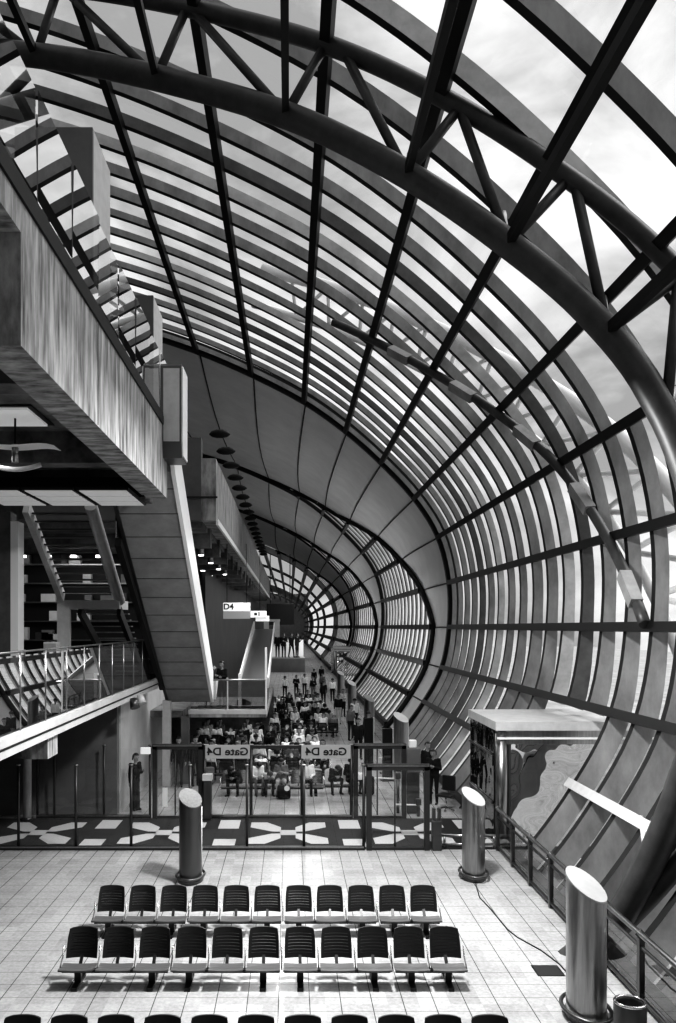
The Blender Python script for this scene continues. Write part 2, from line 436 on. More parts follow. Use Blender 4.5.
# ------------------------------------------------------------------ escalator down from the walkway
esc = thing('escalator', 'grey clad escalator with white side panel descending from the upper walkway', 'escalator', (-3.6, 20, 0))
def ez(y): return 8.3 - (y - 22.) * .632            # underside height
yA, yB = 20.4, 30.5; XL, XR = -.75, .75
und = [(yA - 20, ez(yA)), (yB - 20, ez(yB)), (yB - 20, ez(yB) + .45), (yA - 20, ez(yA) + .45)]
MB().prism(und, XL, XR, 'x').build('underside', 'cladding', esc)
for i in range(13):
    y = 20.9 + (yB - 20.9) * i / 12.; z = ez(y)
    MB().bar((XL, y - 20, z - .002), (XR, y - 20, z - .002), .03, .012).build('panel_joint', 'seam', esc)
side = [(yA - 20.65, ez(yA) + .6), (yA - 20, ez(yA) - .05), (yB - 20, ez(yB) - .02), (yB - 20, ez(yB) + 1.1), (yA - 20, ez(yA) + 1.15), (yA - 20.65, ez(yA) + 1.5)]
MB().prism(side, XR, XR + .1, 'x').build('side_panel', 'white', esc)
MB().prism(side[1:5], XL - .1, XL, 'x').build('side_panel', 'metal_d', esc)
MB().box(XL, XR, yB - 20, yB - 19.8, ez(yB) - .0, ez(yB) + .6).build('end_cap', 'cladding', esc)
MB().prism([(yA - 20, ez(yA) + .6), (yB - 20, ez(yB) + .6), (yB - 20, ez(yB) + .5), (yA - 20, ez(yA) + .5)], XL + .2, XR - .2, 'x').build('steps', 'metal_d', esc)
# dark glazed side of the escalator facing the deck
t = thing('escalator_screen', 'dark glazed screen sloping down beside the escalator, patterned with reflections', 'screen', (-4.5, 22, 0))
MB().prism([(0, 7.9), (7.5, 3.6), (7.5, 4.5), (0, 9.2)], -.02, .02, 'x').build('glass', 'kioskside', t)
MB().bar((0.05, 0, 7.8), (.05, 7.6, 3.5), .16, .22).build('stringer', 'black', t)

# ------------------------------------------------------------------ left deck (lower mezzanine)
XD = -4.5
dk = struct('deck_slab')
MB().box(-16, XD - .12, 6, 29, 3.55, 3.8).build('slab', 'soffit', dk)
MB().box(XD - .12, XD, 6, 29, 3.52, 3.84).build('fascia', 'wall_l', dk)
MB().box(XD, XD + .02, 6, 29, 3.66, 3.69).build('fascia_line', 'black', dk)
for d in (16.2,):
    t = tag(MB().prism([(XD - .12, 3.52), (XD - .12, 3.08), (XD - .55, 3.08), (XD - 3, 3.4), (XD - 3, 3.52)], d, d + .7, 'y').build('bracket_beam', 'concrete'), kind='structure')
MB_t = thing('glass_railing', 'glass railing with slim posts along the edge of the lower mezzanine deck', 'railing', (XD - .1, 8, 3.8))
for i in range(14):
    y0 = -1 + i * 1.5
    MB().add([(0, y0 + .03, .08), (0, y0 + 1.47, .08), (0, y0 + 1.47, 1.32), (0, y0 + .03, 1.32)], [(0, 1, 2, 3)]).build('glass_pane', 'rail', MB_t, fix=False)
    MB().tube([(0, y0, 0), (0, y0, 1.38)], .016, 8).build('post', 'metal', MB_t)
MB().tube([(0, -1, 1.38), (0, 20, 1.38)], .02, 8).build('hand_rail', 'metal', MB_t)
# under the deck
smesh('wall_under_deck', MB().box(-9, -5.15, 25.3, 25.6, 0, 3.55), 'wall')
smesh('wall_under_deck.001', MB().box(-5.4, -5.1, 25.6, 36, 0, 3.55), 'wall_l')
t = thing('support_column', 'slim pale round column under the mezzanine deck', 'column', (-7.6, 24.6, 0))
MB().tube([(0, 0, 0), (0, 0, 3.5)], .12, 16).build('shaft', 'pale', t); MB().tube([(0, 0, 0), (0, 0, .1)], .16, 16).build('base', 'metal_d', t)
t = thing('column_wall', 'tall dark concrete pier with pale edge strip on the mezzanine deck', 'pier', (-7.6, 22.5, 3.8))
MB().box(-3, .2, 0, .5, 0, 4.85).build('pier_face', 'concrete_d', t); MB().box(.2, .4, .0, .5, 0, 4.6).build('edge_strip', 'white', t)
MB().box(-.35, -.2, -.02, 0, 2.4, 2.65).build('plate', 'white', t)
# light box row hung under the slab edge
t = thing('ceiling_light_row', 'row of framed white light panels on the soffit under the walkway', 'ceiling light', (-3.4, 18.6, 8.48))
for i in range(4):
    x1 = -i * 1.15
    MB().box(x1 - 1.1, x1, -.75, 1.5, 0, .06).build('frame', 'black', t)
    MB().box(x1 - 1.04, x1 - .05, -.7, -.05, -.02, .0).build('diffuser', 'light', t)
    MB().box(x1 - 1.04, x1 - .05, .06, .7, -.02, .0).build('diffuser', 'light', t)
    MB().box(x1 - 1.04, x1 - .05, .78, 1.44, -.02, .0).build('diffuser', 'light', t)
MB().box(-4.6, 0.1, .6, .8, .06, .5).build('hanger', 'black', t)
# wing lamp
t = thing('wing_lamp', 'pendant uplight with curved white wing reflector below the dark walkway soffit', 'lamp', (-4.85, 15, 8.2))
rows = []
for i in range(13):
    x = -.75 + 1.5 * i / 12; z = .52 + .14 * math.cos((x) / .75 * PI) * -1 * .4 - .12 * abs(x / .75) ** 2 + .1
    rows.append([(x, -.25, z), (x, .25, z)])
MB().grid(rows).build('reflector', 'white', t)
MB().tube([(0, 0, .3), (0, 0, .62)], .06, 10).build('stem', 'metal', t)
MB().tube([(x, 0, .18 + .18 * (x / .65) ** 2) for x in frange(-.65, .45, 12)], .045, 8).build('lower_arm', 'pale', t)
MB().tube([(0, 0, .6), (0, 0, 1.15)], .02, 6).build('drop_rod', 'black', t)
t = thing('skylight_panel', 'bright square light panel recessed in the dark soffit near the wing lamp', 'ceiling light', (-4.9, 15, 9.28))
MB().box(-1.1, .45, -.6, .6, .0, .04).build('diffuser', 'signw', t); MB().box(-1.2, .55, -.7, .7, .04, .05).build('frame', 'black', t)

# second stair at the deck, two flights
st = thing('staircase', 'open-riser staircase with pale stringers between walkway and mezzanine deck', 'staircase', (-6.1, 22.4, 3.8))
MB().bar((-.85, 0, 4.95), (-.85, 3.5, 2.7), .16, .34).build('stringer', 'pale', st)
MB().tube([(.85, 0, 5.0), (.85, 3.8, 2.6)], .17, 12).build('stringer', 'pale', st)
for i in range(12):
    MB().box(-.75, .75, .15 + i * .28, .43 + i * .28, 4.8 - i * .18, 4.84 - i * .18).build('tread', 'metal_d', st)
MB().box(-1.0, .9, 3.5, 4.9, 2.35, 2.62).build('landing', 'pale', st)
MB().box(-1.0, -.62, 3.5, 3.7, 0, 2.35).build('newel_wall', 'pale', st)
MB().bar((-.35, 3.7, 2.3), (-.15, 7.8, .1), .12, .3).build('stringer', 'black', st)
MB().bar((.85, 3.7, 2.3), (.9, 7.8, .1), .12, .3).build('stringer', 'black', st)
for i in range(11):
    MB().box(-.4, .9, 4.9 + i * .28, 5.2 + i * .28, 2.2 - i * .2, 2.24 - i * .2).build('tread', 'metal', st)
# shop wall behind the deck
smesh('wall_shop', MB().box(-16, -4.9, 33, 33.3, 3.8, 9), 'soffit')
sp = thing('shop_front', 'dark lit shop front with shelves at the back of the mezzanine deck', 'shop', (-8, 32.6, 3.8))
MB().box(-3.4, 3.0, 0, .3, 0, 4.6).build('backing', 'black', sp)
for r in range(6):
    MB().box(-3.2, 2.8, -.3, 0, .55 + r * .72, .6 + r * .72).build('shelf', 'metal', sp)
for i in range(26):
    x = -3.1 + random.random() * 5.7; r = random.randrange(6)
    MB().box(x, x + .25 + random.random() * .35, -.28, -.03, .6 + r * .72, .6 + r * .72 + .2 + random.random() * .3).build('display_box', random.choice(['pale', 'wall', 'metal_d', 'pale']), sp)
for i in range(7):
    MB().tube([(-3 + i * .95, -.6, 4.5), (-3 + i * .95, -.6, 4.42)], .12, 12).build('downlight', 'lamp', sp)
t = thing('cabinet', 'pale upright cabinet standing beside the pier on the mezzanine deck', 'cabinet', (-7.2, 25.5, 3.8))
MB().box(-.2, .2, 0, .4, 0, 1.35, 0, .01).build('body', 'white', t); MB().box(-.18, .18, -.012, 0, .06, 1.3).build('door', 'pale', t)
t = thing('spotlight', 'twin-headed pale floodlight fixed under the end of the deck fascia', 'floodlight', (XD + .05, 24, 3.45))
MB().tube([(0, -.1, 0), (0, 1.2, -.0)], .03, 8).build('arm', 'metal', t)
for y in (0, 1.1): MB().tube([(.02, y, .12), (.1, y - .1, -.12)], [.1, .14], 12).build('lamp_head', 'metal_d' if y < .5 else 'pale', t)

# ------------------------------------------------------------------ far walkway with its light face
fb = struct('walkway_beam.001')
MB().box(-3.0, -2.5, 28.7, 110, 9.2, 11.3).build('beam_face', 'concrete', fb)
MB().box(-2.5, -2.42, 28.7, 110, 9.05, 9.25).build('ledge', 'white', fb)
MB().box(-9, -3.0, 28.7, 29.2, 9.2, 12.0).build('cross_wall', 'wall', fb)
MB().box(-9, -2.45, 28.62, 28.7, 9.95, 10.0).build('cross_joint', 'seam', fb)
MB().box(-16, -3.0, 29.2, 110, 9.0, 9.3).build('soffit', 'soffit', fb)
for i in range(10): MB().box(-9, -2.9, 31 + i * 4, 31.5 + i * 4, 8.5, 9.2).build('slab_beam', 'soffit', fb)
t0 = None
for i, y in enumerate([27.8 + 2.7 * k for k in range(18)]):
    lab = f'small dark floodlight on the edge of the far walkway, {ORD[i]} from the near end'
    if t0 is None:
        t0 = thing('floodlight', lab, 'floodlight', (-2.3, y, 11.9), 0, 'floodlights along the far walkway')
        MB().tube([(-.25, 0, -.05), (.0, 0, .05)], .04, 6).build('bracket', 'black', t0)
        MB().tube([(-.34, 0, .0), (-.25, 0, .01), (-.1, 0, .02), (.1, 0, .02), (.25, 0, .01), (.34, 0, .0)], [.02, .1, .14, .14, .1, .02], 12).build('lamp_head', 'black', t0)
    else:
        t = copy_tree(t0); t.location = (-2.3, y, 11.9); t['label'] = lab
for i in range(14):
    x, y = -3.6 - (i % 3) * .9, 30.2 + (i // 3) * 4.2 + (i % 3) * 1.1
    t = thing('downlight', f'small glowing ceiling downlight under the far walkway, {ORD[i // 3]} row back, {ORD[i % 3]} from the beam', 'downlight', (x, y, 8.5), 0, 'downlights under the far walkway')
    MB().tube([(0, 0, .5), (0, 0, .02)], .13, 12).build('housing', 'metal', t); MB().tube([(0, 0, .02), (0, 0, -.02)], .11, 12).build('lens', 'lamp', t)
# hanging signs
t = thing('gate_sign', 'hanging two-tone sign with black D4 beneath the far walkway', 'sign', (-2.2, 35, 5.93))
up = MB().box(-.56, .56, 0, .12, .32, .67, 0, .02).build('upper_panel', 'signw', t); MB().box(-.56, .56, 0, .12, 0, .32, 0, .02).build('lower_panel', 'signg', t)
text('lettering', 'D4', .34, 'ink', up, (-.33, -.012, .5))
for x in (-.4, .4): MB().tube([(x, .06, .66), (x, .06, 3.1)], .015, 6).build('hanger', 'black', t)
t = thing('direction_sign', 'small white hanging sign just beyond the larger two-tone gate sign', 'sign', (-1.35, 38, 5.9))
pn = MB().box(-.42, .3, 0, .1, .12, .42, 0, .02).build('panel', 'signw', t); MB().box(-.2, .42, .11, .2, -.05, .2, 0, .02).build('side_panel', 'signw', t)
MB().box(-.25, -.12, -.01, 0, .22, .34).build('pictogram', 'ink', pn); MB().box(-.06, -.01, -.01, 0, .2, .38).build('pictogram', 'ink', pn)
MB().tube([(0, .05, .4), (0, .05, 3.3)], .015, 6).build('hanger', 'black', t)
t = thing('display_board', 'large dark hanging display board far down the hall', 'display', (-.7, 60, 5.75))
MB().box(-.95, 1.0, 0, .3, 0, 1.5, 0, .03).build('screen', 'black', t); MB().box(-1, 1.05, .05, .35, -.05, 0).build('lower_rail', 'metal_d', t)
for x in (-.7, .7): MB().tube([(x, .15, 1.5), (x, .15, 5)], .03, 6).build('hanger', 'black', t)

# ------------------------------------------------------------------ mid platform behind the seats
pf = struct('platform_slab')
MB().box(-3.7, -.85, 31, 44, 2.3, 2.55).build('slab', 'concrete', pf); MB().box(-3.7, -.85, 30.95, 31, 2.42, 2.58).build('edge', 'pale', pf)
MB().box(-9, -3.9, 31, 44, 2.3, 2.55).build('slab', 'soffit', pf)
smesh('added_wall_inner', MB().box(-4.6, -4.4, 44.2, 150, 0, 9.0), 'darkwall')  # added dark wall that hides the bright wall and floor beyond
smesh('added_wall_platform', MB().box(-9, -.85, 44, 44.2, 0, 2.3), 'soffit')  # added dark wall so the space under the platform stays dark
t = thing('platform_railing', 'glass railing with pale end post round the raised platform above the seats', 'railing', (-2.3, 31.05, 2.55))
for i in range(2): MB().add([(-1.35 + i * 1.4, 0, .05), (.0 + i * 1.4, 0, .05), (.0 + i * 1.4, 0, 1.1), (-1.35 + i * 1.4, 0, 1.1)], [(0, 1, 2, 3)]).build('glass_pane', 'rail', t, fix=False)
MB().box(1.38, 1.46, 0, .08, -.2, 2.3).build('end_post', 'white', t); MB().tube([(-1.4, 0, 1.12), (1.4, 0, 1.12)], .03, 8).build('hand_rail', 'metal', t)
MB().box(-.02, .04, 0, .06, -.2, 1.2).build('post', 'pale', t)
rp = thing('moving_ramp', 'dark sloping moving walkway with pale rails rising beyond the platform', 'ramp', (-1.35, 32, 2.55))
MB().prism([(0, 0), (0, 1.0), (13, 2.95), (13, 2.3), (1, 0)], -.5, .48, 'x').build('deck', 'metal_d', rp)
MB().bar((-.55, 0, .95), (-.55, 13, 3.1), .08, .5).build('side_rail', 'pale', rp); MB().bar((.52, 0, .95), (.52, 13, 3.1), .06, .4).build('side_rail', 'pale', rp)
MB().box(-.6, -.48, -.05, .05, -.2, 1.3).build('newel', 'white', rp)
t = thing('handrail_frame', 'pale steel handrail frame with diagonal brace on the raised platform', 'handrail', (-3.0, 33, 2.55))
for x in (-.75, -.4): MB().box(x, x + .08, 0, .08, 0, 2.6).build('post', 'pale', t)
MB().bar((-.6, .04, .9), (.1, .04, 1.5), .06, .12).build('brace', 'pale', t); MB().box(-.6, .3, .0, .08, .35, .6).build('lower_bar', 'pale', t)
cd = struct('crosswalk_slab')
MB().box(-1.4, 1.05, 60, 63, 2.4, 3.35).build('fascia', 'wall', cd); MB().box(-1.4, 1.05, 60.5, 63, 3.35, 3.4).build('deck', 'metal', cd)
t = thing('backlit_wall', 'bright backlit panel behind the people on the far crosswalk', 'panel', (-.2, 63.2, 3.4))
MB().box(-1.15, 1.2, 0, .1, 0, 1.25).build('panel', 'signw', t); MB().box(-1.25, -1.15, -.1, .1, 0, 1.4).build('frame', 'pale', t)
t = thing('portal_frame', 'pale square portal frame standing at the head of the moving ramp', 'frame', (-.95, 47, 5.05))
MB().box(-.5, .4, 0, .1, .85, .98).build('header', 'pale', t)
for x in (-.5, .1): MB().box(x, x + .28, 0, .1, 0, .85).build('leg_panel', 'pale', t)

# ------------------------------------------------------------------ carpet strip
YN, YF = 21.35, 24.9
cp = MB(); cp.box(-9, 5.2, YN + .05, YF - .05, 0, .006, 0)
def quad(mb, pts, z=.0085):
    mb.add([(x, y, z) for x, y in pts], [list(range(len(pts)))], 1)
for cx in (-6.85, -3.43, -.05, 3.25):
    yc = (YN + YF) / 2 + .0
    quad(cp, [(cx - .22, yc - .28), (cx + .22, yc - .28), (cx + .22, yc + .28), (cx - .22, yc + .28)])
    for sx in (-1, 1):
        for sy in (-1, 1):
            quad(cp, [(cx + sx * .2, yc + sy * .1), (cx + sx * .45, yc + sy * .12), (cx + sx * 1.05, yc + sy * .6), (cx + sx * 1.05, yc + sy * 1.2),
                      (cx + sx * .6, yc + sy * 1.2), (cx + sx * .2, yc + sy * .62)])
    bx = cx + 1.72
    if bx < 5: 
        quad(cp, [(bx - .29, yc + .45), (bx + .29, yc + .45), (bx + .29, yc + 1.5), (bx - .29, yc + 1.5)])
        quad(cp, [(bx - .29, yc - 1.5), (bx + .29, yc - 1.5), (bx + .29, yc - .7), (bx - .29, yc - .7)])
tag(cp.build('carpet', ['carpet', 'inlay']), 'dark carpet strip with pale cross motifs between the two glass screens', 'carpet')

# ------------------------------------------------------------------ glass screens
def screen(name, label, y, xs, z1, grp=None, postw=.05, top=False, parent=None):
    t = thing(name, label, 'glass screen', (xs[0], y, 0), 0, grp)
    L = xs[-1] - xs[0]
    MB().box(0, L, -.05, .05, .01, .1).build('base_rail', 'frame', t); MB().box(0, L, -.06, -.05, .06, .1).build('base_trim', 'metal', t)
    if top: MB().box(0, L, -.05, .05, z1 - .1, z1).build('top_rail', 'frame', t)
    for x in xs:
        x -= xs[0]; MB().tube([(x, -.0, .0), (x, 0, z1)], postw, 10).build('post', 'frame', t)
        MB().tube([(x, 0, z1), (x, 0, z1 + .03)], postw * 1.5, 10).build('post_cap', 'metal', t)
    for a, b in zip(xs, xs[1:]):
        a -= xs[0]; b -= xs[0]
        MB().add([(a + .06, 0, .1), (b - .06, 0, .1), (b - .06, 0, z1 - .08), (a + .06, 0, z1 - .08)], [(0, 1, 2, 3)]).build('glass_pane', 'clear', t, fix=False)
    return t
screen('glass_screen', 'row of clear glass panels on slim posts along the near edge of the carpet', YN, [-8.25, -6.82, -5.375, -3.99, -2.51, -1.08, .35, 1.85], 2.12, None, .035)
screen('glass_screen', 'clear glass panels on slim posts along the far carpet edge below the mezzanine', YF, [-7.4, -6.9, -5.45, -4.1], 2.12, None, .035)
sg = screen('glass_screen', 'clear glass panels carrying two gate signs along the far carpet edge', YF, [-2.5, -1.14, .35, 1.8], 2.14, None, .05, True)
def dframe(label, x0, x1, y, z1, leaf=None):
    t = thing('door_frame', label, 'door frame', (x0, y, 0), 0, 'glass door frames at the gate'); L = x1 - x0
    for x in (0, L - .13): MB().box(x, x + .13, -.07, .07, .0, z1).build('jamb', 'frame', t)
    MB().box(0, L, -.07, .07, z1 - .14, z1 + .01).build('header', 'frame', t); MB().box(.02, L - .02, -.09, -.07, z1 - .05, z1).build('header_trim', 'metal', t)
    MB().box(.13, L - .13, -.04, .04, .005, .07).build('threshold', 'frame', t)
    g = MB().add([(.14, 0, .08), (L - .14, 0, .08), (L - .14, 0, z1 - .14), (.14, 0, z1 - .14)], [(0, 1, 2, 3)]).build('door_leaf', 'clear', t, fix=False)
    MB().tube([(L * .45, -.03, .1), (L * .45, -.03, z1 - .15)], .02, 8).build('meeting_rail', 'frame', g)
    return t
d1 = dframe('dark metal door frame beside the silhouetted figure on the far carpet edge', -4.02, -2.55, YF, 2.16)
MB().box(.3, .44, -.09, -.06, .35, .9).build('sticker', 'white', d1); 
d2 = dframe('dark metal door frame with glass on the far carpet edge before the podium', 1.86, 3.4, YF, 2.18)
d3 = dframe('dark metal door frame with glass on the near carpet edge', 1.92, 3.5, YN, 2.15)
t = thing('exit_sign', 'small white lit box sign above the left jamb of the far door', 'sign', (-4.2, YF - .15, 1.9))
MB().box(-.15, .14, -.04, .04, 0, .2, 0, .01).build('body', 'signw', t); MB().box(-.16, .15, .04, .06, -.01, .21).build('back_plate', 'frame', t)
for i, (x0, x1, lab) in enumerate(((-2.5, -1.14, 'translucent gate sign seen from behind, above the left seated travellers'), (.3, 1.8, 'translucent gate sign seen from behind, above the seated woman in white headband'))):
    t = thing('gate_sign', lab, 'sign', ((x0 + x1) / 2, YF - .1, 1.76), 0, 'gate signs on the glass screen')
    w = (x1 - x0) / 2 - .03
    pn = MB().box(-w, w, -.015, .015, 0, .4).build('panel', 'sign', t)
    text('lettering', 'Gate D4', .31, 'ink', pn, (0, -.02, .2), (PI / 2, 0, PI), 1.12)
# gate hardware at the right
t = thing('gate_podium', 'tall dark boarding podium with grey head panel behind the gate door', 'podium', (3.7, 25.5, 0))
MB().box(-.19, .19, 0, .3, 0, 1.25, 0, .02).build('column', 'metal_d', t); MB().box(-.22, .22, -.06, .3, 1.22, 1.98, 0, .04).build('head_panel', 'wall', t)
MB().box(-.12, .1, -.02, .2, 1.98, 2.2, 0, .02).build('reader', 'white', t)
for x, y, z, lab in ((2.55, 25.6, 1.05, 'upper'), (3.1, 25.15, .35, 'lower')):
    t = thing('barrier_arm', f'thin pale swing barrier arm beside the podium, the {lab} one', 'barrier', (x, y, 0), 0, 'barrier arms at the gate')
    MB().tube([(0, 0, z), (.75, 0, z - .02)], .025, 8).build('arm', 'white', t); MB().tube([(.7, 0, 0), (.7, 0, z + .1)], .05, 10).build('post', 'metal_d', t)
    MB().box(.62, .78, -.06, .06, z - .02, z + .18, 0, .02).build('hinge_box', 'metal_d', t)
t = thing('gate_post', 'short dark gate post with boxed head beside the near door frame', 'post', (3.68, YN, 0))
MB().box(-.12, .12, -.1, .1, 0, .75, 0, .02).build('body', 'metal_d', t); MB().box(-.1, -.04, -.1, .1, .75, 1.05).build('fork', 'metal_d', t); MB().box(.04, .1, -.1, .1, .75, 1.05).build('fork', 'metal_d', t)
t = thing('low_rail', 'low pale double rail running from the gate post to the vestibule', 'rail', (3.8, YN + .1, 0))
for z in (.12, .34): MB().tube([(0, 0, z), (1.45, 0, z)], .035, 8).build('bar', 'metal', t)
for x in (.1, 1.35): MB().tube([(x, 0, 0), (x, 0, .36)], .03, 8).build('post', 'metal', t)
t = thing('card_reader', 'dark upright card reader on the far carpet edge behind the oval pylon', 'reader', (-2.4, YF - .3, 0))
MB().box(-.12, .12, 0, .3, 0, 1.3, 0, .03).build('body', 'metal_d', t); MB().box(-.14, .14, -.02, .3, 1.15, 1.32).build('head', 'pale', t)

# ------------------------------------------------------------------ gate vestibule (kiosk through the glass wall)
def vestibule(label, y, L):
    t = thing('gate_vestibule', label, 'vestibule', (5.26, y, 0), 0, 'vestibules through the glass wall')
    MB().box(-.06, 4.2, -.12, L, 2.98, 3.2).build('roof', 'pale', t)
    MB().box(.0, 4.2, 0, .1, 2.62, 2.98).build('header', 'metal', t); MB().box(.0, 4.2, -.06, 0, 2.75, 2.8).build('header_trim', 'white', t)
    MB().box(0, .06, .35, L, .0, 2.98).build('side_wall', 'kioskside', t)
    MB().tube([(.16, .14, 0), (.16, .14, 2.98)], .16, 20).build('corner_column', 'metal', t)
    MB().box(.34, 4.1, .1, .14, .0, 2.62).build('front_glass', 'kiosk', t); MB().box(.3, .36, .02, .14, 0, 2.62).build('glass_frame', 'metal_d', t)
    MB().box(.1, 4.2, L - .1, L, 0, 2.98).build('back_wall', 'metal_d', t); MB().box(4.1, 4.2, .1, L, 0, 2.98).build('outer_wall', 'metal_d', t)
    MB().box(.1, 4.2, .1, L, -.3, 0).build('sill', 'metal_d', t)
    MB().bar((-.03, .4, 1.05), (-.03, L, 1.05), .04, .08).build('bump_rail', 'metal', t); MB().bar((-.03, .4, 2.3), (-.03, L, 2.3), .03, .05).build('bump_rail', 'metal', t)
    return t
vestibule('metal and dark glass vestibule with pale roof breaking through the near glass wall', 21.6, 3.2)
vestibule('small dark vestibule through the glass wall far down the hall', 102, 7)

# ------------------------------------------------------------------ balustrade along the glass wall
bl = thing('floor_railing', 'dark steel railing with glass panels along the foot of the glass wall', 'railing', (5.2, 4, 0))
n = 12
for i in range(n + 1):
    y = i * 1.45 - .1
    MB().box(-.04, .04, y - .05, y + .05, 0, 1.0).build('post', 'metal_d', bl)
    MB().tube([(-.06, y, 1.02), (.0, y, 1.1), (.06, y, 1.02)], .035, 8).build('bracket', 'metal_d', bl)
    if i < n:
        MB().add([(0, y + .1, .15), (0, y + 1.35, .15), (0, y + 1.35, .82), (0, y + .1, .82)], [(0, 1, 2, 3)]).build('glass_pane', 'board', bl, fix=False)
MB().tube([(-.02, -.3, 1.06), (-.02, 17.3, 1.06)], .045, 10).build('hand_rail', 'metal', bl)
for z in (.1, .86): MB().tube([(0, -.3, z), (0, 17.3, z)], .03, 8).build('rail', 'metal_d', bl)

# ------------------------------------------------------------------ oval air pylons
def oval(a, b, n=28): return [(a * math.cos(2 * PI * i / n), b * math.sin(2 * PI * i / n)) for i in range(n)]
def pylon_proto(label, loc, a=.26, b=.4, h=1.8, slope=.2):
    t = thing('air_pylon', label, 'air pylon', loc, 0, 'oval air pylons on the floor')
    ring = oval(a, b); n = len(ring); mb = MB()
    top = [(x, y, h - slope * (x / a) * .5 + .09 + .12 * (y / b)) for x, y in ring]
    mb.add([(x, y, .02) for x, y in ring] + top, [(i, (i + 1) % n, n + (i + 1) % n, n + i) for i in range(n)], 0, True)
    bd = mb.build('body', 'metal', t)
    MB().add([(x * 1.02, y * 1.02, z + .005) for x, y, z in top] + [(x * 1.02, y * 1.02, z + .03) for x, y, z in top],
             [list(range(n))[::-1], list(range(n, 2 * n))] + [(i, (i + 1) % n, n + (i + 1) % n, n + i) for i in range(n)]).build('diffuser_top', 'top', t)
    MB().tube([(x * 1.25, y * 1.25, .14) for x, y in ring], .03, 8, closed=True).build('bumper_rail', 'metal_d', t)
    MB().prism([(x * 1.08, y * 1.08) for x, y in ring], 0, .06, 'z').build('plinth', 'metal_d', t)
    MB().tube([(a * .98, 0, .1), (a * .98, 0, h - .08)], .018, 6).build('edge_strip', 'white', bd)  # white strip painted on for the bright highlight down the edge
    return t
p0 = pylon_proto('large oval metal air pylon in the near corner beside the bin', (4.25, 12.2, 0))
for x, y, lab, sc in ((4.1, 19.0, 'oval metal air pylon in front of the vestibule', .95), (-2.2, 18.8, 'dark oval air pylon standing alone in front of the far door', .95),
                  (4.35, 33.3, 'oval air pylon with bright top beyond the podium', 1.1), (4.1, 44, 'oval air pylon in the far aisle, second beyond the gate', 1), (4.0, 55, 'pale oval air pylon in the far aisle, third beyond the gate', 1.05), (4.0, 67, 'oval air pylon in the far aisle, fourth beyond the gate', 1.05)):
    t = copy_tree(p0); t.location = (x, y, 0); t['label'] = lab; t.scale = (sc, sc, sc if sc < 1.02 else sc * .98)
    if x < 0:
        for ch in t.children:
            if ch.name.startswith('body') or ch.name.startswith('diffuser'):
                ch.data = ch.data.copy(); ch.data.materials[0] = M['metal_d' if ch.name.startswith('body') else 'metal']
# ------------------------------------------------------------------ small things on the near floor
t = thing('litter_bin', 'round metal litter bin with pale rim beside the large pylon', 'bin', (4.42, 11.05, 0))
mb = MB(); n = 28
prof = [(.0, .02), (.2, .02), (.205, .04), (.205, .7), (.2, .72), (.165, .72), (.16, .69), (.155, .35), (.0, .35)]
vs = [(r * math.cos(2 * PI * j / n), r * math.sin(2 * PI * j / n), z) for r, z in prof for j in range(n)]
mb.add(vs, [(i * n + j, i * n + (j + 1) % n, (i + 1) * n + (j + 1) % n, (i + 1) * n + j) for i in range(len(prof) - 1) for j in range(n)], 0, True)
mb.build('body', 'metal_d', t)
MB().tube([(.185 * math.cos(a), .185 * math.sin(a), .725) for a in frange(0, 2 * PI * .97, 28)], .022, 8, closed=True).build('rim', 'chrome', t)
MB().tube([(0, 0, 0), (0, 0, .03)], .19, 24).build('foot', 'black', t)
def FP(px, py): return ((px - 290) * 5.6 / (py - 627), 850 * 5.6 / (py - 627), .012)
tag(MB().tube([(4.05, 18.55, .012), (3.99, 18.1, .012), (3.92, 17.56, .012), (3.98, 16.8, .012), (4.02, 15.71, .012), (4.1, 15.3, .012), (4.34, 14.7, .012), (4.47, 14.08, .012), (4.5, 13.2, .012), (4.45, 12.5, .012)], .012, 6).build('power_cable', 'cable'),
    'thin black cable lying on the tiles between two oval pylons', 'cable')
t = thing('floor_hatch', 'small dark square hatch set in the tiles left of the large pylon', 'hatch', (4.28, 13.85, 0))
t.location = (4.2, 13.85, 0)
MB().box(-.2, .2, -.2, .2, 0, .006).build('lid', 'metal_d', t); MB().box(-.22, .22, -.22, .22, 0, .003).build('rim', 'black', t)

